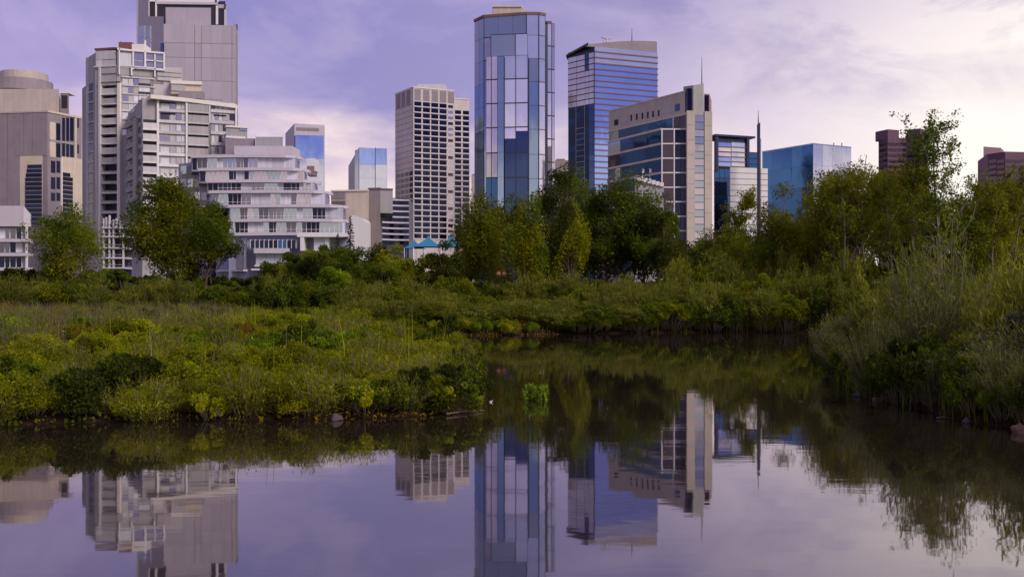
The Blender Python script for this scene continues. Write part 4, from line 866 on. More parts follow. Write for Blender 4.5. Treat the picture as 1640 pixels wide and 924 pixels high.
def maroon():
    b = base_thing('maroon_tower', 'dark maroon tower with notched roof behind the dense olive tree', 'tower', 1445, 450); z0 = b.location.z
    A = Face(1407, 455, 1422, 448); B_ = Face(1422, 448, 1452, 452); C = Face(1452, 452, 1474, 448); E = Face(1474, 448, 1487, 456)
    prism('wall', 'maroon_wall', b, [A.pt(1407), A.pt(1422), B_.pt(1452), C.pt(1474), E.pt(1487), (PX(1485, 480), 480), (PX(1410, 480), 480)], z0, [PZ(226, 455), PZ(219, 448), PZ(222, 452), PZ(218, 448), PZ(222, 456), PZ(222, 480), PZ(226, 480)])
    B_.boxy('parapet', 'maroon_wall', b, 1422.2, 1440, 208, 224, -8, -0.1); C.boxy('parapet', 'maroon_wall', b, 1452.2, 1473.8, 207, 222, -8, -0.1)
    for i in range(9):
        for f, a, c in ((A, 1408, 1421), (B_, 1423, 1436.5), (B_, 1437.5, 1451), (C, 1453, 1473), (E, 1475, 1486)): f.boxy('window_band', 'glass_brown', b, a, c, 229+i*9, 234+i*9, -0.3, 0.1)
    b = base_thing('maroon_building', 'maroon building with pale rounded roof corner beyond the bank trees', 'building', 1620, 420); z0 = b.location.z
    A = Face(1567, 425, 1610, 412); B_ = Face(1610, 412, 1700, 420)
    prism('wall', 'maroon_wall', b, [A.pt(1582), A.pt(1610), B_.pt(1700), (PX(1700, 450), 450), (PX(1585, 450), 450)], z0, [PZ(247, 420), PZ(243, 412), PZ(245, 420), PZ(245, 450), PZ(247, 450)])
    prism('corner_wall', 'maroon_light', b, [A.pt(1566), A.pt(1582), (PX(1585, 445), 445), (PX(1570, 445), 445)], z0, [PZ(258, 425), PZ(246, 420), PZ(246, 445), PZ(258, 445)])
    prism('roof_block', 'maroon_light', b, [(PX(1575, 430), 430), (PX(1603, 430), 430), (PX(1608, 440), 440), (PX(1577, 440), 440)], PZ(252, 430), [PZ(235, 430), PZ(237, 430), PZ(242, 440), PZ(235, 440)])
    for i in range(8):
        for f, a, c in ((A, 1584, 1596), (A, 1597, 1609), (B_, 1611, 1634), (B_, 1635, 1660)): f.boxy('window_band', 'glass_brown', b, a, c, 256+i*9, 261+i*9, -0.3, 0.1)
maroon()

# --- white house at the left edge
def white_house():
    D = 150; b = base_thing('white_house', 'small white house with overhanging upper storey beside the broad olive tree', 'house', 15, D); z0 = b.location.z
    F = Face(-70, D, 49, D)
    prism('core', 'grey_concrete', b, [F.pt(-70), F.pt(45), (PX(45, D+12), D+12), (PX(-70, D+12), D+12)], z0, PZ(363, D))
    prism('roof_block', 'slab_white', b, [F.pt(-72, 0.8), F.pt(42, 0.8), F.pt(50, 0.2), (PX(50, D+10), D+10), (PX(-72, D+12), D+12)], PZ(363, D), [PZ(330, D), PZ(330.5, D), PZ(344, D), PZ(344, D+10), PZ(330, D+12)])
    for y0, y1 in ((366, 382), (389, 404), (413, 428)):
        p = -66
        for k, w in enumerate((14, 10, 16, 12, 9, 14, 8, 10, 9, 12)):
            if p+w > 44: break
            F.boxy('window', ('glass_window', 'curtain', 'glass_dark', 'glass_window')[(k*3+y0) % 4] if y0 < 410 else 'glass_dark', b, p, p+w-1, y0, y1, -0.2, 0.08); F.boxy('mullion', 'white_paint', b, p+w-1, p+w, y0, y1, -0.2, 0.14); p += w
    for y in (383, 405.5, 428.5): F.boxy('floor_band', 'slab_white', b, -70, 50 if y < 400 else 48, y, y+5, -1, 1.1)
    for p in (46,): F.boxy('post', 'white_paint', b, p-1, p+1.5, 363, 440, 0.5, 0.8)
    F.boxy('ground_wall', 'dark_recess', b, 28, 44, 435, 460, -0.2, 0.1)
white_house()

# --- pale blue tent, orange barrels
def tent():
    D = 175; b = base_thing('blue_tent', 'pale blue event tent with pointed roof below the grid tower', 'tent', 700, D); bz = b.location; z0 = bz.z
    def peak(p, w, y0, y1, d):
        x = PX(p, D+d)-bz.x; h = w/FP*D; za = PZ(y1, D+d)-z0; zt = PZ(y0, D+d)-z0; n = 6; v = []; f = []
        for k in range(n+1):
            t = k/n; s = h*(1-t)**1.6+0.04; v += [(x-s, d-s, za+(zt-za)*t), (x+s, d-s, za+(zt-za)*t), (x+s, d+s, za+(zt-za)*t), (x-s, d+s, za+(zt-za)*t)]
        for k in range(n):
            for j in range(4): f.append((k*4+j, k*4+(j+1) % 4, k*4+4+(j+1) % 4, k*4+4+j))
        mesh_obj('tent_roof', v, f, 'tent_blue', b, smooth=False)
        for sx in (-1, 1):
            for sy in (-1, 1): tubes_mesh('tent_pole', [([(x+sx*h*.95, d+sy*h*.95, 0), (x+sx*h*.95, d+sy*h*.95, za+0.1)], [0.05, 0.05])], 'white_paint', b)
    peak(686, 23, 377, 396, 0); peak(722, 20, 375, 396, 3); peak(664, 16, 384, 398, 4)
tent()
def barrels():
    D = 89
    for i, p in enumerate((799, 808)):
        x = PX(p, D); b = thing('safety_barrel', 'orange safety barrel standing in the dark under the trees', 'barrel', (x, D, PZ(441, D)), 'orange barrels under the trees')
        seg = 12; prof = [(0.24, 0.0), (0.24, 0.05), (0.2, 0.06), (0.19, 0.26), (0.17, 0.38), (0.05, 0.39)]
        v = [(r*math.cos(6.283*k/seg), r*math.sin(6.283*k/seg), z) for r, z in prof for k in range(seg)]; f = [(a*seg+k, a*seg+(k+1) % seg, (a+1)*seg+(k+1) % seg, (a+1)*seg+k) for a in range(5) for k in range(seg)]+[tuple(range(5*seg, 6*seg))]
        mesh_obj('drum', v, f, 'orange_plastic', b, smooth=True)
        v = [(r*math.cos(6.283*k/seg), r*math.sin(6.283*k/seg), z) for r, z in ((0.203, 0.16), (0.199, 0.22)) for k in range(seg)]
        mesh_obj('band', v, [(k, (k+1) % seg, seg+(k+1) % seg, seg+k) for k in range(seg)], 'white_paint', b)
# ------------------------------------------------------------------ foliage
def leaf_material(name, c1, c2, c3=None, trans=0.42, rough=0.55):
    m = bpy.data.materials.new(name); m.use_nodes = True; t = m.node_tree; t.nodes.clear(); MAT[name] = m
    o = N(t, 'ShaderNodeOutputMaterial')
    at = N(t, 'ShaderNodeAttribute', attribute_name='lv'); oi = N(t, 'ShaderNodeObjectInfo')
    c3 = c3 or c2
    c = ramp(t, [(0.0, (*c1, 1)), (0.6, (*c2, 1)), (1.0, (*c3, 1))], at.outputs['Fac']).outputs[0]
    v = mth(t, 'ADD', 0.78, mth(t, 'MULTIPLY', oi.outputs['Random'], 0.44))
    sc = N(t, 'ShaderNodeVectorMath', operation='SCALE'); L(t, c, sc.inputs[0]); L(t, v, sc.inputs['Scale'])
    b = N(t, 'ShaderNodeBsdfPrincipled'); L(t, sc.outputs[0], b.inputs['Base Color']); b.inputs['Roughness'].default_value = rough; b.inputs['Specular IOR Level'].default_value = 0.08
    tr = N(t, 'ShaderNodeBsdfTranslucent'); L(t, mixc(t, 1.0, sc.outputs[0], (1.25, 1.2, 0.6, 1), 'MULTIPLY'), tr.inputs[0])
    mx = N(t, 'ShaderNodeMixShader'); mx.inputs[0].default_value = trans; L(t, b.outputs[0], mx.inputs[1]); L(t, tr.outputs[0], mx.inputs[2]); L(t, mx.outputs[0], o.inputs[0])
    return m
LEAF = {
 'olive': ((0.105, 0.122, 0.004), (0.190, 0.206, 0.007), (0.28, 0.275, 0.011)),
 'green': ((0.055, 0.088, 0.005), (0.108, 0.148, 0.008), (0.17, 0.20, 0.012)),
 'dark': ((0.030, 0.043, 0.006), (0.056, 0.070, 0.008), (0.095, 0.105, 0.012)),
 'bright': ((0.105, 0.180, 0.004), (0.195, 0.29, 0.007), (0.30, 0.37, 0.011)),
 'yellow': ((0.155, 0.190, 0.004), (0.28, 0.305, 0.007), (0.44, 0.40, 0.009)),
 'rust': ((0.130, 0.088, 0.006), (0.22, 0.150, 0.009), (0.33, 0.21, 0.014)),
 'silver': ((0.075, 0.088, 0.045), (0.130, 0.145, 0.085), (0.22, 0.23, 0.17)),
 'dry':    ((0.120, 0.095, 0.055), (0.190, 0.155, 0.095), (0.28, 0.22, 0.14)),
 'willow': ((0.105, 0.122, 0.014), (0.190, 0.205, 0.026), (0.28, 0.28, 0.045)),
 'conifer':((0.012, 0.018, 0.008), (0.022, 0.030, 0.012), (0.035, 0.045, 0.015)),
}
for k, v in LEAF.items(): leaf_material('leaf_'+k, *v)
wall('bark_brown', (0.10, 0.065, 0.045), 0.9, 0.3, 0.3, scale=3); wall('bark_pale', (0.42, 0.36, 0.31), 0.8, 0.3, 0.2, scale=4); wall('bark_mid', (0.24, 0.20, 0.17), 0.85, 0.3, 0.2, scale=4); wall('bark_grey', (0.17, 0.13, 0.10), 0.9, 0.3, 0.3, scale=3)

def unit(v): return v/np.maximum(np.linalg.norm(v, axis=1, keepdims=True), 1e-9)
def leaves(P, size, width=0.5, outward=None, upb=0.5, r=rng, along=None):
    """rhombic leaf faces at points P; returns vertices, quads, per-vertex tone"""
    n = len(P)
    nrm = unit(r.normal(size=(n, 3))+np.array([0, 0, upb])+(0 if outward is None else outward*0.7))
    t = r.normal(size=(n, 3)) if along is None else along+r.normal(size=(n, 3))*0.25
    t = unit(t-nrm*np.sum(t*nrm, 1, keepdims=True)); b = np.cross(nrm, t)
    s = (size*np.clip(r.lognormal(-0.05, 0.38, n), 0.4, 2.2))[:, None]
    droop = nrm*s*r.uniform(-0.15, 0.15, (n, 1))
    V = np.stack([P-t*s*0.5, P+b*s*width*0.5+droop, P+t*s*0.5, P-b*s*width*0.5+droop], 1).reshape(-1, 3)
    q = np.arange(n*4).reshape(-1, 4)
    cl = 0.75*gnoise(P[:, 0]+0.6*P[:, 2], P[:, 1]+0.8*P[:, 2], 2.6 if size < 0.12 else 1.3, 17)
    lv = np.repeat(np.clip(0.45+cl+r.normal(0, 0.14, n), 0, 1), 4)
    return V, q, lv
def foliage_object(name, parts, mats, parent=None, loc=(0, 0, 0)):
    """parts: list of (V, q, lv, material index); one mesh"""
    me = bpy.data.meshes.new(name); Vs = []; Qs = []; Ls = []; Ms = []; o = 0
    for V, q, lv, mi in parts:
        Vs.append(V); Qs.append(q+o); Ls.append(lv); Ms.append(np.full(len(q), mi)); o += len(V)
    V = np.concatenate(Vs); q = np.concatenate(Qs)
    quads(me, V, q)
    me.polygons.foreach_set('material_index', np.concatenate(Ms).astype(np.int32))
    a = me.attributes.new('lv', 'FLOAT', 'POINT'); a.data.foreach_set('value', np.concatenate(Ls).astype(np.float32))
    for m in mats: me.materials.append(MAT[m])
    ob = bpy.data.objects.new(name, me); col.objects.link(ob); ob.location = loc
    if parent: ob.parent = parent
    return ob
def tube_quads(path, radii, sides=5):
    v, f = tube_arrays(path, radii, sides)
    f = [x for x in f if len(x) == 4]
    return np.array(v), np.array(f), np.full(len(v), 0.5)

def broadleaf(name, label, p, hw, ytop, ybot, D, kind, n=9000, leaf=0.20, bark='bark_brown', trunk_px=None, fill=0.55, group=None, lobes=26, mix=None, seed=0, narrow_top=0.6, gap=0.0, cat='tree', up=0.8):
    """a tree: p, hw centre column and half width of the crown, ytop / ybot crown limits in the photo, at depth D"""
    r = np.random.default_rng(1000+seed+int(p)); rnd = random.Random(int(p)*7+seed)
    x = PX(p, D); gz = float(ground(x, D)); root = thing(name, label, cat, (x, D, gz), group)
    zt = PZ(ytop, D)-gz; zb = max(PZ(ybot, D)-gz, 0.3); rx = 1.15*hw/FP*D; hz = (zt-zb)/2; zc = (zt+zb)/2
    # clump centres inside an uneven egg-shaped volume
    C = []; k = 0
    while len(C) < lobes and k < 4000:
        k += 1
        u = r.normal(size=3); u = u/np.linalg.norm(u)*(0.25+0.62*r.random()**0.6)
        zrel = u[2]; wid = (1-(0.5+0.5*zrel)*(1-narrow_top))*(0.88+0.12*math.sin(zrel*5+seed))
        c = np.array([u[0]*rx*wid*1.22, u[1]*rx*0.9*wid, zc+u[2]*hz*0.98])
        if gap and abs(gnoise(np.array(c[0]), np.array(c[2]), 2.2/rx, seed+5)) < gap*0.3: continue
        C.append(c)
    C = np.array(C); m = max(8, int(n*1.35)//len(C)); cr = np.minimum(rx, hz)*fill*r.uniform(0.5, 1.05, len(C))*0.85
    P = []; O = []
    for c, rad in zip(C, cr):
        g = unit(r.normal(size=(m, 3)))*np.power(r.random((m, 1)), 0.45)*rad*np.array([1, 1, up])
        P.append(c+g); O.append(g/rad)
    P = np.concatenate(P); O = np.concatenate(O)
    P = P[(np.abs(P[:, 0]) < rx*1.2) & (P[:, 2] < zt*1.01)]
    mats = ['leaf_'+kind]+(['leaf_'+mix] if mix else [])
    parts = []
    if mix:
        sel = gnoise(P[:, 0], P[:, 2], 3.0/rx, seed+2) > 0.05
        parts.append((*leaves(P[~sel], leaf, r=r), 0)); parts.append((*leaves(P[sel], leaf, r=r), 1))
        parts = [q for q in parts if len(q[0])]
    else: parts.append((*leaves(P, leaf, r=r), 0))
    foliage_object('crown', parts, mats, root)
    # trunk with limbs reaching into the clumps
    tr = max(0.07, zt*0.016); specs = []; bend = rnd.uniform(-0.04, 0.04)*zt
    tp = lambda f: np.array([bend*math.sin(f*2.2)+0.02*zt*math.sin(f*7+seed), 0.02*zt*math.cos(f*5+seed)-0.02*zt, f*zt*0.86-0.15])
    ts = np.linspace(0, 1, 9); specs.append(([tp(f) for f in ts], [tr*(1-0.82*f) for f in ts]))
    for c in C[:: max(1, len(C)//14)]:
        f0 = max(0.18, min(0.9, (c[2]/zt)*rnd.uniform(0.55, 0.8))); a = tp(f0); mid = (a+c)/2+np.array([0, 0, -0.06*zt*rnd.random()])
        specs.append(([a, a+(mid-a)*0.5+r.normal(size=3)*0.02*zt, mid, c+r.normal(size=3)*0.05*rx], [tr*0.45*(1-0.6*f0), tr*0.34, tr*0.24, tr*0.06]))
    tubes_mesh('trunk', specs, bark, root)
    return root

def sparse_tree(name, label, p, ytop, D, spread, kind, seed=1, bark='bark_pale', n_limb=16, leafn=16, leaf=0.16, ybase=None, group=None):
    """an open crown: ascending limbs and twigs that end in small leaf clusters"""
    r = np.random.default_rng(500+seed); x = PX(p, D); gz = float(ground(x, D)); root = thing(name, label, 'tree', (x, D, gz), group)
    zt = PZ(ytop, D)-gz; tr = zt*0.010; specs = []; P = []
    tp = lambda f: np.array([0.03*zt*math.sin(f*4+seed), 0.02*zt*math.sin(f*5), f*zt*0.93-0.15])
    ts = np.linspace(0, 1, 10); specs.append(([tp(f) for f in ts], [tr*(1-0.88*f)+0.008 for f in ts]))
    sp = spread/FP*D
    for i in range(n_limb):
        f0 = r.uniform(0.30, 0.92); a = tp(f0); ang = r.uniform(0, 6.28)
        ln = sp*(1.15-f0*0.75)*r.uniform(0.6, 1.15); up = ln*r.uniform(0.7, 1.6)
        end = a+np.array([math.cos(ang)*ln, math.sin(ang)*ln, min(up, zt*1.0-a[2])])
        pts = [a]
        for k in range(1, 6):
            f = k/5; pts.append(a+(end-a)*f+np.array([0, 0, -0.12*ln*math.sin(f*3.14)])+r.normal(size=3)*0.035*ln)
        r0 = tr*0.30*(1-0.6*f0)
        specs.append((pts, [r0*(1-0.85*k/5)+0.006 for k in range(6)]))
        for k in range(7):
            q = pts[2+k % 4]; tw = r.normal(size=3)*0.35*ln*np.array([1, 1, 0.7])+np.array([0, 0, 0.22*ln]); e = q+tw
            specs.append(([q, q+tw*0.5+r.normal(size=3)*0.04*ln, e], [r0*0.35+0.006, r0*0.22+0.005, 0.006]))
            m = r.poisson(leafn*2.6); rad = 0.020*zt
            P.append(e+r.normal(size=(m, 3))*rad*np.array([0.7, 0.7, 0.9])); P.append(q+tw*r.random((max(1, m//2), 1))+r.normal(size=(max(1, m//2), 3))*rad*0.35)
    P = np.concatenate(P); P = P[P[:, 2] < zt]
    foliage_object('crown', [(*leaves(P, leaf, 0.6, r=r), 0)], ['leaf_'+kind], root)
    tubes_mesh('trunk', specs, bark, root, sides=5)
    return root

def conifer(label, p, ytop, D, hw, seed=0, n=4500):
    r = np.random.default_rng(60+seed); x = PX(p, D); gz = float(ground(x, D)); root = thing('spruce_tree', label, 'tree', (x, D, gz))
    zt = PZ(ytop, D)-gz; rx = hw/FP*D; P = []; A = []; specs = [([(0, 0, -0.15), (0, 0, zt*0.5), (0, 0, zt)], [zt*0.018, zt*0.011, 0.01])]
    nb = 80
    for i in range(nb):
        f = (i+0.5)/nb; z = zt*(0.12+0.87*f); ln = rx*(1-f)**0.85*r.uniform(0.6, 1.15)+0.08; ang = i*2.4+r.uniform(-0.3, 0.3)
        d = np.array([math.cos(ang), math.sin(ang), -0.28]); m = int(n/nb*(1.35-f))
        s = r.random((m, 1))**0.6
        P.append(np.array([0, 0, z])+d*ln*s+r.normal(size=(m, 3))*np.array([0.09, 0.09, 0.05])*ln*1.2); A.append(np.tile(d, (m, 1)))
        specs.append(([(0, 0, z), tuple(np.array([0, 0, z])+d*ln*0.9)], [0.03, 0.008]))
    P = np.concatenate(P)
    foliage_object('crown', [(*leaves(P, 0.22, 0.22, r=r, along=np.concatenate(A)), 0)], ['leaf_conifer'], root)
    tubes_mesh('trunk', specs, 'bark_brown', root, sides=5)

# ---- trees
T = broadleaf
G1 = 'trees'
T('park_tree', 'broad dark olive tree between the white house and the pole frame', 108, 58, 316, 470, 96, 'olive', 15000, 0.19, fill=0.55, mix='green', seed=1, lobes=46)
T('park_tree', 'big olive tree with a bare leaning trunk before the stepped apartment block', 270, 72, 262, 462, 84, 'olive', 22000, 0.20, fill=0.55, mix='green', seed=2, lobes=46, bark='bark_grey', narrow_top=0.62)
T('park_tree', 'darker green tree crowding the side of the big olive tree', 333, 42, 314, 462, 88, 'dark', 10000, 0.20, fill=0.62, mix='green', seed=3, lobes=22)
T('small_tree', 'small round bright tree below the pole frame', 192, 26, 428, 476, 78, 'green', 3500, 0.15, seed=4, lobes=14)
T('park_tree', 'low wide dark green tree before the stepped white building', 520, 66, 384, 462, 92, 'dark', 10000, 0.19, fill=0.5, mix='green', seed=5, lobes=34, narrow_top=0.85)
T('small_tree', 'bright green rounded tree in front of the dark trees by the stepped building', 533, 30, 414, 474, 84, 'bright', 4500, 0.15, seed=6, lobes=18)
T('park_tree', 'dark green rounded tree before the beige low building', 628, 52, 382, 458, 95, 'dark', 8500, 0.18, mix='olive', seed=7, lobes=28)
T('small_tree', 'bright green bushy tree beside the dark rounded tree', 612, 44, 408, 468, 86, 'green', 6500, 0.15, mix='bright', seed=8, lobes=24)
T('small_tree', 'light green leafy tree at the foot of the stepped building', 478, 30, 396, 466, 98, 'green', 4000, 0.16, seed=9, lobes=16)
T('park_tree', 'grey green tree before the pale blue tent', 706, 30, 380, 468, 90, 'willow', 5500, 0.17, mix='dark', seed=10, lobes=20)
T('park_tree', 'tall dense olive column tree in front of the glass tower', 775, 40, 302, 470, 92, 'olive', 15000, 0.18, fill=0.55, mix='willow', seed=11, lobes=46, narrow_top=0.75, up=2.0)
T('park_tree', 'light olive tapering tree beside the tall dense column tree', 850, 38, 310, 462, 88, 'olive', 12000, 0.17, fill=0.45, mix='green', seed=12, lobes=46, narrow_top=0.35, up=2.2)
T('park_tree', 'yellowish tapering tree between its light olive twin and the broad dark tree', 908, 42, 318, 462, 90, 'olive', 12000, 0.17, fill=0.45, mix='dark', seed=13, lobes=46, narrow_top=0.45, up=2.2)
T('park_tree', 'large dark crown rising behind the tapering olive trees', 906, 62, 258, 420, 106, 'dark', 19000, 0.21, fill=0.5, mix='green', seed=14, lobes=48, narrow_top=0.85)
T('park_tree', 'broad dark tree before the white pavilion and corner office', 1004, 66, 272, 445, 102, 'green', 20000, 0.20, fill=0.5, mix='dark', seed=15, lobes=50, narrow_top=0.9)
T('small_tree', 'little round tree at the foot of the stone pillars', 1076, 18, 318, 400, 120, 'green', 2600, 0.20, seed=16, lobes=12)
T('park_tree', 'dark low tree in the gap before the stone pillars', 1075, 55, 372, 452, 94, 'dark', 7000, 0.18, mix='green', seed=17, lobes=26, narrow_top=0.8)
T('park_tree', 'dark green low tree under the navy framed building', 1148, 42, 366, 450, 100, 'dark', 5500, 0.18, seed=18, lobes=22, mix='green')
T('park_tree', 'olive feathery tree in front of the blue glass block', 1256, 46, 290, 455, 84, 'olive', 12500, 0.15, fill=0.66, mix='willow', seed=19, lobes=30)
T('park_tree', 'broad olive tree with a thin pale trunk beside the blue glass block', 1366, 76, 250, 450, 78, 'olive', 25000, 0.155, fill=0.6, mix='green', seed=20, lobes=54, bark='bark_pale', narrow_top=0.7)
T('park_tree', 'dense olive tree below the maroon tower', 1446, 62, 244, 455, 82, 'olive', 24000, 0.16, fill=0.66, mix='dark', seed=21, lobes=48)
T('park_tree', 'olive green tree beside the open birch, before the maroon building', 1590, 62, 266, 455, 80, 'olive', 19000, 0.16, fill=0.6, mix='olive', seed=22, lobes=32)
T('park_tree', 'dark tree beside the olive green tree before the maroon building', 1648, 48, 268, 470, 88, 'dark', 9000, 0.18, fill=0.62, mix='green', seed=23, lobes=30)
T('park_tree', 'dark understorey tree filling the gap under the birch', 1520, 62, 318, 460, 76, 'green', 15000, 0.16, fill=0.6, mix='green', seed=24, lobes=32, narrow_top=0.85)
T('park_tree', 'mid green low tree between the feathery tree and the thin pale trunk', 1310, 54, 312, 455, 86, 'olive', 12000, 0.16, fill=0.6, mix='olive', seed=25, lobes=26)
T('park_tree', 'pale olive low tree under the white banded building', 1200, 50, 372, 460, 82, 'green', 6500, 0.15, fill=0.6, mix='olive', seed=26, lobes=26, narrow_top=0.8)
# second row that closes the gaps
rb = random.Random(9)
belt = [(p, 'dark', rb.uniform(300, 335)) for p in (756, 800, 838, 880, 935, 968, 1030, 1052)]+[(p, 'dark', rb.uniform(372, 395)) for p in (1085, 1118, 1150)]+\
       [(p, 'green', rb.uniform(330, 360)) for p in (1180, 1222, 1265, 1298)]+[(p, 'olive', rb.uniform(262, 295)) for p in (1335, 1372, 1412, 1456, 1490, 1540, 1575, 1616)]+\
       [(p, 'green', rb.uniform(398, 420)) for p in (452, 500, 556, 590, 650, 690, 735)]+[(p, 'dark', rb.uniform(425, 445)) for p in (20, 66, 150, 235, 300, 352, 398)]
BL = {'dark': 'dark leafy tree', 'green': 'mid green tree', 'olive': 'olive tree'}
def back_lab(p, k):
    t = min(LM_TREES, key=lambda m: abs(m[0]-p))[1]; l = BL[k]+' of the back row '+t; return l, l
LM_TREES = [(p, t) for p, t in ((10, 'beside the white house'), (66, 'beside the broad dark olive tree'), (150, 'beside the pole frame'), (235, 'behind the big olive tree'), (300, 'between the two big trees'), (352, 'behind the darker green tree'), (398, 'before the stepped building'), (452, 'at the foot of the stepped building'), (500, 'behind the low wide tree'), (556, 'behind the dark spruce'), (590, 'before the beige block'), (650, 'behind the dark rounded tree'), (690, 'beside the pale blue tent'), (735, 'behind the narrow spruce'),
  (756, 'behind the column tree'), (800, 'beside the column tree'), (838, 'behind the light olive tree'), (880, 'between the tapering olive trees'), (935, 'behind the yellowish tapering tree'), (968, 'before the striped tower'), (1030, 'before the white pavilion'), (1052, 'before the corner office'), (1085, 'before the stone pillars'), (1118, 'below the stone pillars'), (1150, 'below the navy framed building'), (1180, 'behind the low twiggy tree'), (1222, 'beside the mast'), (1265, 'behind the feathery tree'), (1298, 'before the blue glass block'),
  (1335, 'behind the twiggy sapling'), (1372, 'behind the thin pale trunk'), (1412, 'before the maroon tower'), (1456, 'behind the dense olive tree'), (1490, 'behind the open birch'), (1540, 'beside the open birch'), (1575, 'behind the slender twiggy tree'), (1616, 'before the maroon building'))]
for i, (p, k, yt) in enumerate(belt):
    bl = back_lab(p, k)
    T('park_tree', bl[0], p, rb.uniform(28, 40), yt, 462, rb.uniform(98, 116), k, 5200, 0.23, fill=0.75, mix={'dark': 'green', 'green': 'olive', 'olive': 'dark'}[k], seed=40+i, lobes=24, narrow_top=0.75, group=bl[1])
sparse_tree('birch_tree', 'tall open birch with pale forked trunk and sparse leaf clusters', 1502, 178, 70, 74, 'green', 1, 'bark_mid', n_limb=26, leafn=12, leaf=0.16)
sparse_tree('birch_tree', 'thin open tree with sparse twigs topping the broad olive tree', 1388, 226, 76, 62, 'olive', 2, 'bark_grey', n_limb=20, leafn=18, leaf=0.13)
sparse_tree('birch_tree', 'low twiggy tree showing white bands of the building through it', 1186, 296, 86, 40, 'olive', 3, 'bark_grey', n_limb=20, leafn=16, leaf=0.14)
sparse_tree('birch_tree', 'twiggy sapling leaning over the blue glass block corner', 1322, 262, 80, 44, 'olive', 4, 'bark_grey', n_limb=16, leafn=16, leaf=0.13)
sparse_tree('birch_tree', 'slender twiggy tree between the birch and the maroon building', 1556, 262, 74, 40, 'olive', 5, 'bark_grey', n_limb=15, leafn=16, leaf=0.13)
for p_, y_, sd, lb in ((1346, 246, 6, 'open twiggy crown standing over the broad olive tree'), (1424, 264, 7, 'open twiggy crown before the maroon tower'), (1468, 232, 8, 'open twiggy crown leaning beside the tall birch'), (1598, 262, 9, 'open twiggy crown before the maroon building'), (1632, 252, 10, 'open twiggy crown over the dark bank tree')):
    sparse_tree('birch_tree', lb, p_, y_, 70+sd % 4, 46, 'olive', sd, 'bark_grey', n_limb=16, leafn=9, leaf=0.15)
conifer('small dark spruce standing before the stepped white building', 561, 344, 100, 17, 1)
conifer('dark narrow spruce beside the pale blue tent', 733, 366, 98, 12, 2, 3000)
conifer('low dark spruce top beside the taller spruce', 541, 372, 104, 12, 3, 2600)

# ---- shrubs: prototypes then copies
def shrub_mesh(name, kind, kind2, rad, hgt, n, leaf, width, seed, lobes=14, style='mound'):
    r = np.random.default_rng(seed); parts = []; stems = []
    if style == 'mound':
        P = []
        for i in range(lobes):
            a = r.uniform(0, 6.28); q = rad*math.sqrt(r.random())*0.8; cx, cy = q*math.cos(a), q*math.sin(a)
            top = hgt*(1-0.5*(q/rad)**2)*r.uniform(0.7, 1.05); cr = rad*r.uniform(0.14, 0.34); m = n//lobes
            g = unit(r.normal(size=(m, 3)))*np.power(r.random((m, 1)), 0.4)*cr
            c = np.array([cx, cy, max(top-cr, cr*0.4)])
            P.append(c+g*np.array([1, 1, 0.9]))
            stems.append(tube_quads([(cx*0.25, cy*0.25, -0.2), (cx*0.7, cy*0.7, c[2]*0.5), tuple(c+np.array([0, 0, cr*0.5]))], [0.022, 0.015, 0.006], 4))
        P = np.concatenate(P); P[:, 2] = np.abs(P[:, 2])+0.03
        sel = gnoise(P[:, 0], P[:, 1]+P[:, 2], 3.2/rad, seed) > 0.08
        parts += [(*leaves(P[~sel], leaf, width, r=r, upb=0.8), 0), (*leaves(P[sel], leaf, width, r=r, upb=0.8), 1)]
    else:                                # upright wands with narrow leaves
        P = []; A = []; w = lobes*3
        for i in range(w):
            a = r.uniform(0, 6.28); q = rad*math.sqrt(r.random()); lean = q/rad
            top = np.array([q*math.cos(a)*1.15, q*math.sin(a)*1.15, hgt*(1-0.42*lean**2)*r.uniform(0.65, 1.05)]); b = np.array([top[0]*0.35, top[1]*0.35, -0.15])
            m = n//w; f = r.uniform(0.12, 1.02, (m, 1)); d = top-b
            pt = b+d*f+np.stack([np.zeros(m), np.zeros(m), 0.10*hgt*np.sin(f[:, 0]*3.1)], 1)
            P.append(pt+r.normal(size=(m, 3))*np.array([0.11, 0.11, 0.05])*rad); A.append(np.tile(d/np.linalg.norm(d)*1.2, (m, 1))+r.normal(size=(m, 3))*0.5)
            stems.append(tube_quads([tuple(b), tuple((b+top)/2+np.array([0, 0, 0.1*hgt])), tuple(top)], [0.018, 0.012, 0.004], 4))
        P = np.concatenate(P); A = np.concatenate(A); sel = r.random(len(P)) < 0.3
        parts += [(*leaves(P[~sel], leaf, width, r=r, along=A[~sel], upb=0.3), 0), (*leaves(P[sel], leaf, width, r=r, along=A[sel], upb=0.3), 1)]
    o = 0
    parts = [p for p in parts if len(p[0])]
    parts += [(*s, 2) for s in stems]
    ob = foliage_object(name, parts, ['leaf_'+kind, 'leaf_'+kind2, 'bark_grey'])
    me = ob.data; bpy.data.objects.remove(ob); return me
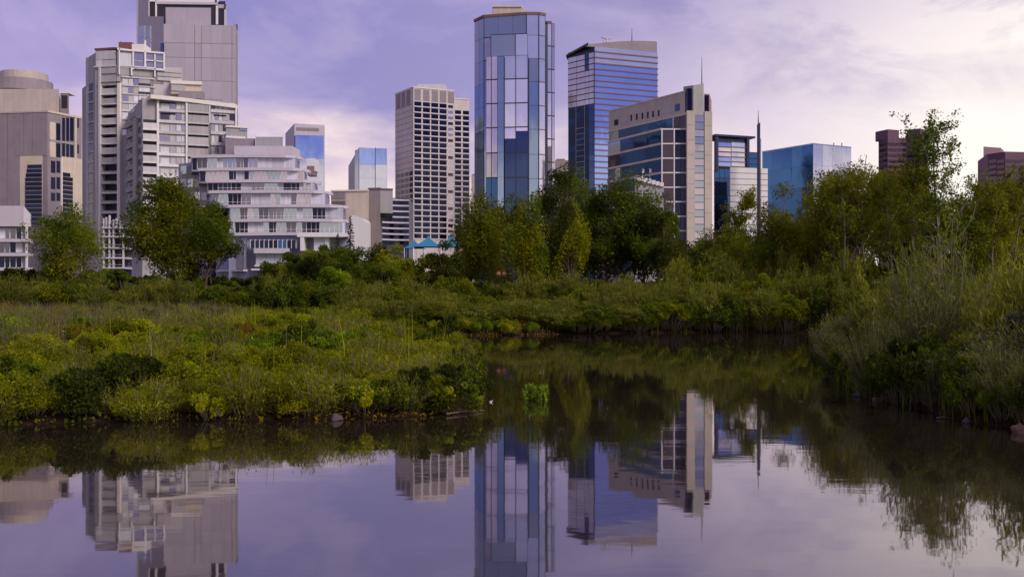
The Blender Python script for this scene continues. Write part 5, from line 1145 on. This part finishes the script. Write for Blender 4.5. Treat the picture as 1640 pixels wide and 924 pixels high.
PROTO = {
 'meadow_yellow': [shrub_mesh('leafy_shrub', 'yellow', 'olive', 1.15, 1.15, 10500, 0.066, 0.6, 10+i, 30) for i in range(3)],
 'meadow_green':  [shrub_mesh('leafy_shrub', 'bright', 'green', 1.15, 1.15, 10500, 0.07, 0.65, 20+i, 30) for i in range(3)],
 'meadow_olive':  [shrub_mesh('leafy_shrub', 'olive', 'yellow', 1.2, 1.1, 10500, 0.064, 0.5, 30+i, 30) for i in range(3)],
 'meadow_rust':   [shrub_mesh('leafy_shrub', 'rust', 'olive', 1.1, 1.05, 10000, 0.064, 0.55, 40+i, 30) for i in range(2)],
 'meadow_dark':   [shrub_mesh('leafy_shrub', 'dark', 'green', 1.2, 1.2, 10000, 0.078, 0.7, 50+i, 28) for i in range(2)],
 'meadow_wisp':   [shrub_mesh('wispy_shrub', 'olive', 'yellow', 1.1, 1.25, 8000, 0.085, 0.2, 100+i, 26, 'wand') for i in range(3)],
 'grey_willow':   [shrub_mesh('willow_shrub', 'willow', 'silver', 1.5, 2.9, 10000, 0.12, 0.2, 110+i, 24, 'wand') for i in range(3)],
 'willow':        [shrub_mesh('willow_shrub', 'willow', 'olive', 1.5, 3.0, 7500, 0.20, 0.22, 60+i, 18, 'wand') for i in range(3)],
 'bank_green':    [shrub_mesh('bank_shrub', 'olive', 'green', 1.7, 2.6, 13000, 0.12, 0.5, 70+i, 34) for i in range(3)],
 'bank_dark':     [shrub_mesh('bank_shrub', 'dark', 'green', 1.7, 2.4, 13000, 0.12, 0.6, 80+i, 34) for i in range(2)],
 'silver':        [shrub_mesh('silver_shrub', 'silver', 'dark', 1.3, 2.0, 9000, 0.075, 0.45, 90+i, 22) for i in range(2)],
 'near_leafy':    [shrub_mesh('bank_shrub', 'green', 'dark', 1.3, 1.7, 10000, 0.08, 0.6, 95+i, 30) for i in range(2)],
}
NAMES = {'meadow_yellow': 'leafy_shrub', 'meadow_green': 'leafy_shrub', 'meadow_olive': 'leafy_shrub', 'meadow_rust': 'leafy_shrub', 'meadow_dark': 'leafy_shrub', 'meadow_wisp': 'wispy_shrub', 'grey_willow': 'willow_shrub',
         'willow': 'willow_shrub', 'bank_green': 'bank_shrub', 'bank_dark': 'bank_shrub', 'silver': 'silver_shrub', 'near_leafy': 'bank_shrub'}
rr = random.Random(5)
def shrub(kind, x, y, s, sz, label, group, dz=-0.05):
    o = bpy.data.objects.new(NAMES[kind], rr.choice(PROTO[kind])); col.objects.link(o)
    o.location = (x, y, float(ground(x, y))+dz); o.rotation_euler = (rr.uniform(-.08, .08), rr.uniform(-.08, .08), rr.uniform(0, 6.28)); o.scale = (s, s, sz)
    tag(o, label, 'shrub', group); return o
TIP = WP(766, 640)
LM_SPIT = [(WP(220, 668), 'near the rounded tan rock'), (WP(153, 668), 'near the little pale stone'), (WP(540, 666), 'near the grey rock in the water'), (TIP, 'near the tip of the spit'),
           ((-14, 40), 'beside the dry grass patch'), ((-19, 56), 'by the tall dry grass'), ((-7.5, 40), 'in the middle of the spit'), ((-5, 52), 'along the narrow inlet'), ((-10, 62), 'at the landward end of the inlet'), ((-3.0, 34), 'among the sedge'), ((-26, 48), 'at the broad end of the spit'), ((-9, 30), 'behind the tan rock')]
LM_FAR = [((-7, 66), 'by the end of the inlet'), ((0, 68), 'facing the lone pond plant'), ((-3.5, 67), 'facing the tip of the spit'), ((5, 68), 'facing the open pond'), ((12, 68), 'facing the floating twig'), ((18, 68), 'facing the bend of the bank'), ((24, 66), 'in the corner of the pond')]
LM_BELT = [((PX(p, 84), 84), t) for p, t in ((10, 'by the white house'), (108, 'below the broad dark olive tree'), (190, 'near the pole frame'), (272, 'below the leaning trunk'), (335, 'below the darker green tree'), (420, 'before the stepped building'), (520, 'before the low wide tree'), (561, 'near the dark spruce'), (628, 'before the beige block'), (700, 'near the pale blue tent'), (776, 'below the column tree'), (850, 'below the light olive tree'), (930, 'below the yellowish tapering tree'), (1005, 'below the broad dark tree'), (1076, 'below the stone pillars'), (1150, 'below the navy framed building'), (1210, 'near the mast'), (1256, 'below the feathery tree'), (1310, 'before the blue glass block'), (1366, 'by the thin pale trunk'), (1446, 'before the maroon tower'), (1502, 'below the open birch'), (1560, 'by the slender twiggy tree'), (1620, 'before the maroon building'))]
LM_BANK = [(WP(1626, 690), 'near the upright boulder'), (WP(1408, 640), 'near the pinkish flat rock'), (WP(1372, 632), 'near the small dark stone'), (WP(1520, 670), 'near the yellowish stick'), (WP(1340, 590), 'at the bend of the bank'), ((15, 30), 'behind the flat rock'), ((16, 40), 'up the slope behind the bend'), ((20, 52), 'above the corner of the pond'), ((26, 60), 'below the open birch'), ((22, 34), 'high on the bank'), ((30, 48), 'at the top of the bank')]
def lab(phrase, hz, lo, hi, x, y, marks):
    size = 'low' if hz < lo else ('tall' if hz > hi else 'middling')
    t = min(marks, key=lambda m: (m[0][0]-x)**2+(m[0][1]-y)**2)[1]
    l = size+' '+phrase+' '+t
    return l, l
PH = {'meadow_yellow': 'yellow green leafy shrub on the spit', 'meadow_green': 'fresh green leafy shrub on the spit', 'meadow_olive': 'olive leafy shrub on the spit', 'meadow_rust': 'rust tinged shrub on the spit', 'meadow_dark': 'dark green shrub on the spit', 'meadow_wisp': 'wispy olive shrub on the spit'}
def spit_lab(k, x, y, hz): return lab(PH[k], hz, 0.72, 1.05, x, y, LM_SPIT)
# peninsula
pts = []
tries = 0
while len(pts) < 300 and tries < 20000:
    tries += 1
    y = rr.uniform(22, 66); x = rr.uniform(-0.56*y-1.5, 2)
    if x > PX(640, y)+0.02*(66-y)*4 and y > 56: continue
    s = float(pond_sd(x, y))
    if s < 0.35 or s > 45 or CX+x/y*FP > 722: continue
    mind = (0.72 if y < 33 else 0.9)+0.012*y
    if any((x-a)**2+(y-b)**2 < mind*mind for a, b in pts): continue
    pts.append((x, y))
for x, y in pts:
    s = float(pond_sd(x, y)); g = float(gnoise(np.array(x), np.array(y), 0.55, 21)); h = rr.random()
    px = CX+x/y*FP
    k = 'meadow_green' if g > 0.22 else ('meadow_yellow' if g > -0.02 else ('meadow_olive' if g > -0.25 else 'meadow_rust'))
    if h < 0.2: k = rr.choice(['meadow_green', 'meadow_olive', 'meadow_yellow'])
    if rr.random() < (0.16 if y < 38 else 0.35): k = 'meadow_wisp'
    if s < 1.3 and y < 32: k = rr.choice(['meadow_dark', 'meadow_olive', 'meadow_wisp', 'meadow_olive'])
    sc = rr.uniform(0.75, 1.1)*(0.7 if s < 1.0 else 1.0); hz = rr.uniform(0.85, 1.25)*(0.75 if px > 640 else 1.0)
    if y > 50: hz *= 1.15
    if y < 33: sc *= 0.78; hz *= rr.uniform(0.85, 1.35)
    shrub(k, x, y, sc, sc*hz, *spit_lab(k, x, y, sc*hz))
# fringe overhanging the water round the spit; waterline shade put into darker leaf colours
def fringe(i0, i1, step, off):
    out = []
    for i in range(i0, i1):
        a = poly[i]; b = poly[(i+1) % len(poly)]; e = b-a; ln = float(np.hypot(*e)); nrm = np.array([e[1], -e[0]])/ln
        k = max(1, int(ln/step))
        for j in range(k):
            q = a+e*((j+rr.uniform(0.1, 0.9))/k)
            for sgn in (1, -1):
                w = q+nrm*sgn*off*rr.uniform(0.5, 1.6)
                if 0.05 < float(pond_sd(w[0], w[1])) < off*2: out.append((float(w[0]), float(w[1]))); break
    return out
for x, y in fringe(2, 18, 0.36, 0.38):
    if CX+x/y*FP > 738: continue
    k = rr.choice(['meadow_dark', 'meadow_dark', 'meadow_dark', 'meadow_olive', 'meadow_olive', 'meadow_wisp', 'meadow_wisp']); sc = rr.uniform(0.5, 0.85)
    hz = sc*rr.uniform(0.8, 1.3); shrub(k, x, y, sc, hz, *spit_lab(k, x, y, hz))
for x, y in fringe(15, 24, 0.9, 0.5):
    k = rr.choice(['meadow_dark', 'meadow_green', 'meadow_olive']); sc = rr.uniform(0.55, 0.9) if y > 44 else rr.uniform(0.35, 0.5)
    hz = sc*rr.uniform(0.9, 1.3); shrub(k, x, y, sc, hz, *spit_lab(k, x, y, hz))
# far shore: willows and round bushes
fl = 'soft olive willow bush on the far shore'; fg = 'rounded olive bush on the far shore'; fd = 'dark green bush on the far shore'
for row, (n, d0, hs) in enumerate(((46, 67.0, 0.72), (30, 70.5, 0.95), (26, 75, 1.0))):
    for i in range(n):
        px = 545+(1440-545)*(i+rr.uniform(0.1, 0.9))/n; y = d0+rr.uniform(-1, 1.2); x = PX(px, y)
        while float(pond_sd(x, y)) < 0.3: y += 0.5; x = PX(px, y)
        z = hs*rr.uniform(0.75, 1.1)*(1.0 if px < 1050 else rr.uniform(1.25, 1.75))*(0.8 if 700 < px < 960 else 1.0)
        if row == 0: k, lb = rr.choice([('bank_dark', fd), ('bank_green', fg), ('willow', fl)])
        else: k, lb = rr.choice([('willow', fl), ('bank_green', fg), ('willow', fl)])
        shrub(k, x, y, rr.uniform(0.8, 1.1), z, *lab(lb, z, 0.75, 1.1, x, y, LM_FAR))
# belt behind the meadow, in front of the trees
mb = 'soft grey green willow bush'; mg = 'rounded olive bush'; md_ = 'dark green bush'
for i in range(110):
    px = -20+1680*(i+rr.uniform(0.1, 0.9))/110; y = rr.uniform(72, 92) if px < 600 else rr.uniform(76, 92); x = PX(px, y)
    k, lb = rr.choice([('willow', mb), ('bank_green', mg), ('bank_dark', md_)] if px > 330 else [('bank_green', mg), ('willow', mb)])
    hz = rr.uniform(0.85, 1.35) if px < 600 else (rr.uniform(0.9, 1.4) if px < 1080 else rr.uniform(1.3, 2.1))
    shrub(k, x, y, rr.uniform(0.8, 1.2), hz, *lab(lb, hz, 0.8, 1.3, x, y, LM_BELT))
# right bank
rl = {'willow': 'feathery willow bush', 'bank_green': 'rounded olive bush', 'bank_dark': 'dark green bush', 'silver': 'silvery grey bush', 'near_leafy': 'leafy green bush', 'grey_willow': 'feathery grey green willow bush'}
pr = []; tries = 0
while len(pr) < 95 and tries < 20000:
    tries += 1
    y = rr.uniform(18.5, 68); x = rr.uniform(8, 0.56*y+2)
    s = float(pond_sd(x, y))
    if s < 0.4 or (y < 46 and CX+x/y*FP < 1368): continue
    md = 1.35 if s > 2 else 0.95
    if any((x-a)**2+(y-b)**2 < md*md for a, b in pr): continue
    pr.append((x, y))
for x, y in pr:
    s = float(pond_sd(x, y)); px = CX+x/y*FP
    if s < 1.6: k = rr.choice(['near_leafy', 'bank_green', 'grey_willow', 'silver'] if y < 27 else ['near_leafy', 'bank_green', 'bank_green'])
    elif y < 36: k = rr.choice(['grey_willow', 'willow', 'willow', 'silver', 'bank_green'])
    else: k = rr.choice(['willow', 'bank_green', 'willow', 'bank_dark'])
    q = {'willow': 0.85, 'bank_green': 0.75, 'bank_dark': 0.75, 'silver': 0.95, 'near_leafy': 0.95, 'grey_willow': 0.95}[k]*rr.uniform(0.8, 1.1)
    z = q*min(1.1, 0.6+0.25*s) if s < 2.5 else q*rr.uniform(1.15, 1.6)
    shrub(k, x, y, q*(0.6 if s < 1.3 else 1), z*(0.8 if s < 1.3 else 1), *lab(rl[k], z, 0.65, 1.1, x, y, LM_BANK))
for x, y in fringe(31, 41, 0.7, 0.35):
    k = rr.choice(['near_leafy', 'near_leafy', 'bank_dark', 'grey_willow']); sc = rr.uniform(0.42, 0.65)
    hz = sc*rr.uniform(0.9, 1.3); shrub(k, x, y, sc, hz, *lab(rl[k]+' at the waterline', hz, 0.5, 0.7, x, y, LM_BANK))
# pond plant standing alone in the water
def pond_plant():
    D = CAMZ*FP/(640-CY); x = PX(855, D); r = np.random.default_rng(4); P = []; A = []; st = []
    for i in range(26):
        a = r.uniform(0, 6.28); q = 0.36*math.sqrt(r.random()); top = np.array([q*math.cos(a)*1.2, q*math.sin(a)*0.8, r.uniform(0.18, 0.42)]); b = np.array([top[0]*0.7, top[1]*0.7, -0.2])
        f = r.uniform(0.35, 1, (34, 1)); P.append(b+(top-b)*f+r.normal(size=(34, 3))*0.035); A.append(np.tile(unit((top-b)[None])*0.6, (34, 1)))
        st.append(tube_quads([tuple(b), tuple(top)], [0.008, 0.004], 4))
    P = np.concatenate(P)
    o = foliage_object('pond_plant', [(*leaves(P, 0.085, 0.5, r=r, along=np.concatenate(A)), 0)]+[(*s, 1) for s in st], ['leaf_bright', 'bark_grey'], None, (x, D, 0))
    tag(o, 'small bright green plant standing alone in the open pond', 'plant')
pond_plant()

# ---- ground cover that nobody could count
def cover():
    r = np.random.default_rng(77)
    def scatter(n, x0, x1, y0, y1, cond):
        x = r.uniform(x0, x1, n); y = r.uniform(y0, y1, n); s = pond_sd(x, y); k = cond(x, y, s); return x[k], y[k]
    # herb layer on the spit
    x, y = scatter(160000, -38, 3, 21, 68, lambda x, y, s: (s > -0.15) & (np.abs(x/y) < 0.56))
    z = ground(x, y); h = (0.12+0.5*r.random(len(x))**1.2)*(0.75+0.45*gnoise(x, y, 0.8, 9)); P = np.stack([x, y, np.maximum(z, 0)+h*np.clip(0.3+pond_sd(x, y), 0.15, 1)], 1)
    V, q, lv = leaves(P, 0.10, 0.55, r=r, upb=0.8)
    g = gnoise(x, y, 0.55, 21); mi = np.where(g > 0.2, 0, np.where(g > -0.1, 1, 2)); parts = []
    for m in range(3):
        s = np.where(mi == m)[0]; Vm = V.reshape(-1, 4, 3)[s].reshape(-1, 3); parts.append((Vm, np.arange(len(s)*4).reshape(-1, 4), lv.reshape(-1, 4)[s].ravel(), m))
    o = foliage_object('herb_layer', parts, ['leaf_green', 'leaf_olive', 'leaf_rust']); tag(o, 'low mixed green herbs covering the grassy spit', 'herbs', kind='stuff')
    # grass blades: curved strips
    def blades(name, label, x, y, hmin, hmax, w, mat, lean=0.35):
        n = len(x); z = ground(x, y)-0.03; a = r.uniform(0, 6.28, n); h = r.uniform(hmin, hmax, n); ln = lean*h*r.random(n)
        dx, dy = np.cos(a), np.sin(a); px_, py_ = -dy*w, dx*w
        b = np.stack([x, y, z], 1); m = b+np.stack([dx*ln*0.3, dy*ln*0.3, h*0.55], 1); t = b+np.stack([dx*ln, dy*ln, h], 1); wv = np.stack([px_, py_, 0*px_], 1)
        V = np.stack([b-wv, b+wv, m+wv*0.8, m-wv*0.8, t+wv*0.15, t-wv*0.15], 1).reshape(-1, 3); i = np.arange(n)[:, None]*6
        q = np.concatenate([i+np.array([[0, 1, 2, 3]]), i+np.array([[3, 2, 4, 5]])])
        o = foliage_object(name, [(V, q, np.repeat(np.clip(r.normal(0.5, 0.25, n), 0, 1), 6), 0)], [mat]); tag(o, label, 'grass', kind='stuff')
    x, y = scatter(34000, -45, -8, 42, 74, lambda x, y, s: (s > 0.4) & (np.abs(x/y) < 0.56) & (x < PX(380, y)+4*gnoise(x, y, 0.3, 2)) & (gnoise(x, y, 0.35, 8) > -0.2))
    blades('dry_grass', 'tall pale dry grass behind the shrubs of the spit', x, y, 0.5, 1.6, 0.016, 'leaf_dry', 0.6)
    x, y = scatter(9000, -30, -6, 27, 50, lambda x, y, s: (s > 1.2) & (np.abs(x/y) < 0.56) & (x < PX(95, y)+2*gnoise(x, y, 0.5, 4)))
    blades('dry_grass', 'pale brown dry grass patch at the broad end of the spit', x, y, 0.7, 1.5, 0.010, 'leaf_dry', 0.6)
    x, y = scatter(90000, -48, 50, 64, 100, lambda x, y, s: (s > 2.5) & (np.abs(x/y) < 0.56))
    blades('meadow_grass', 'rough green meadow grass around the far shore and trees', x, y, 0.4, 1.1, 0.03, 'leaf_olive')
    x, y = scatter(9000, -4.5, 2.5, 26, 52, lambda x, y, s: (s > -0.1) & (s < 1.2))
    blades('shore_sedge', 'thin sedge fringing the tip of the grassy spit', x, y, 0.3, 0.95, 0.009, 'leaf_olive')
    x, y = scatter(800, -34, 2, 23, 64, lambda x, y, s: (s > 0.4) & (np.abs(x/y) < 0.56) & (gnoise(x, y, 0.7, 31) > 0.0))
    blades('tall_stalk', 'thin yellow green stalks rising above the shrubs of the spit', x, y, 1.0, 2.0, 0.012, 'leaf_yellow', 0.3)
    x, y = scatter(900, -34, 2, 23, 64, lambda x, y, s: (s > 0.3) & (np.abs(x/y) < 0.56) & (gnoise(x, y, 0.7, 37) > 0.1))
    blades('dead_twig', 'dead brown stalks among the shrubs of the spit', x, y, 0.9, 1.7, 0.010, 'leaf_dry', 0.7)
    x, y = scatter(40000, 8, 36, 18, 70, lambda x, y, s: (s > -0.1) & (np.abs(x/y) < 0.58))
    blades('bank_grass', 'green grass growing between the bushes of the bank facing the spit', x, y, 0.3, 1.1, 0.012, 'leaf_green')
    x, y = scatter(9000, -16, 16, 10, 66, lambda x, y, s: (s < -0.05) & (s > -1.6) & (np.abs(x/y) < 0.58) & (gnoise(x, y, 0.9, 41) > 0.12))
    P = np.stack([x, y, np.full(len(x), 0.006)], 1); V, q, lv = leaves(P, 0.045, 0.6, r=r, upb=60)
    o = foliage_object('floating_leaves', [(V, q, lv, 0)], ['leaf_rust']); tag(o, 'tiny fallen leaves and scum floating along the banks', 'leaves', kind='stuff')
cover()
# ------------------------------------------------------------------ shore details
wall('rock_tan', (0.10, 0.062, 0.045), 0.9, 0.3, 0.0, scale=6); wall('rock_grey', (0.075, 0.06, 0.058), 0.9, 0.3, 0.0, scale=6); wall('dead_wood', (0.14, 0.09, 0.065), 0.9, 0.3, 0, scale=5); wall('feather_white', (0.8, 0.78, 0.78), 0.7, 0.03, 0)
def rock(label, p, y, w, h, mat, seed):
    D = CAMZ*FP/(y-CY); x = PX(p, D); r = np.random.default_rng(seed); s = w/FP*D/2; hz = h/FP*D
    import bmesh
    bm = bmesh.new(); bmesh.ops.create_icosphere(bm, subdivisions=3, radius=1)
    for v in bm.verts:
        n = v.co.copy(); k = 1+0.16*math.sin(n.x*4+seed)+0.14*math.sin(n.y*5+seed*2)+0.12*math.sin(n.z*6+seed)+0.05*math.sin(n.x*13+n.y*11)
        v.co = Vector((n.x*k*s, n.y*k*s*0.8, n.z*k*hz*0.62+hz*0.3))
    me = bpy.data.meshes.new('rock'); bm.to_mesh(me); bm.free(); me.materials.append(MAT[mat]); me.polygons.foreach_set('use_smooth', [True]*len(me.polygons))
    o = bpy.data.objects.new('rock', me); col.objects.link(o); o.location = (x, D-0.1, 0); tag(o, label, 'rock')
rock('rounded tan rock at the waterline below the rust tinged shrubs', 220, 672, 20, 16, 'rock_tan', 1)
rock('little pale stone by the waterline beside the tan rock', 153, 674, 9, 8, 'rock_tan', 2)
rock('grey rock at the waterline in the middle of the spit', 540, 672, 18, 11, 'rock_grey', 3)
rock('brown rock under the leaves at the tip of the spit', 736, 660, 16, 10, 'rock_tan', 4)
rock('pinkish flat rock at the waterline of the bank facing the spit', 1408, 642, 24, 8, 'rock_tan', 5)
rock('upright tan boulder standing in the water off the bushy bank', 1628, 692, 20, 17, 'rock_tan', 6)
rock('small dark stone beside the pinkish flat rock', 1372, 634, 14, 7, 'rock_grey', 7)
rock('small brown stone half hidden under leaves by the yellowish stick', 1545, 676, 14, 8, 'rock_grey', 8)
def stick(name, label, pts_, rad, cat='branch'):
    specs = []
    P = [(*(WP(p, y)), dz) for p, y, dz in pts_]; o = P[0]
    tubes = [([(a-o[0], b-o[1], c) for a, b, c in P], [rad*(1-0.6*i/(len(P)-1)) for i in range(len(P))])]
    ob = tubes_mesh(name, tubes, 'dead_wood', None, (o[0], o[1], 0)); tag(ob, label, cat)
stick('fallen_branch', 'thin pale branch lying on the water at the tip of the spit', [(715, 666, 0.06), (745, 662, 0.05), (776, 659, 0.03)], 0.03)
stick('fallen_branch', 'short twig floating on the open water off the bend', [(1272, 642, 0.01), (1279, 642.5, 0.02), (1286, 643.5, 0.01)], 0.014)
stick('fallen_branch', 'yellowish stick at the waterline under leaves of the bushy bank', [(1500, 671, 0.03), (1512, 671, 0.05), (1530, 673, 0.02)], 0.018)
def waterbird():
    D = CAMZ*FP/(644-CY); x = PX(786, D); b = thing('white_bird', 'tiny white bird floating by the tip of the spit', 'bird', (x, D, 0)); b.scale = (0.48, 0.48, 0.48)
    import bmesh
    bm = bmesh.new(); bmesh.ops.create_uvsphere(bm, u_segments=16, v_segments=10, radius=1)
    for v in bm.verts:
        n = v.co.copy(); t = n.x
        lift = 0.35*max(0, -t)**2; v.co = Vector((n.x*0.085, n.y*0.045*(1-0.35*abs(t)), n.z*0.042+0.028+lift*0.06))
        if t > 0.55: v.co += Vector((0.004, 0, (t-0.55)*0.13))
    me = bpy.data.meshes.new('body'); bm.to_mesh(me); bm.free(); me.materials.append(MAT['feather_white']); me.polygons.foreach_set('use_smooth', [True]*len(me.polygons))
    o = bpy.data.objects.new('body', me); col.objects.link(o); o.parent = b
    tubes_mesh('neck_and_head', [([(0.07, 0, 0.06), (0.092, 0, 0.09), (0.1, 0, 0.115), (0.108, 0, 0.12)], [0.02, 0.016, 0.02, 0.012])], 'feather_white', b, sides=8)
    tubes_mesh('bill', [([(0.112, 0, 0.119), (0.14, 0, 0.113)], [0.006, 0.002])], 'orange_plastic', b)
waterbird()
barrels()
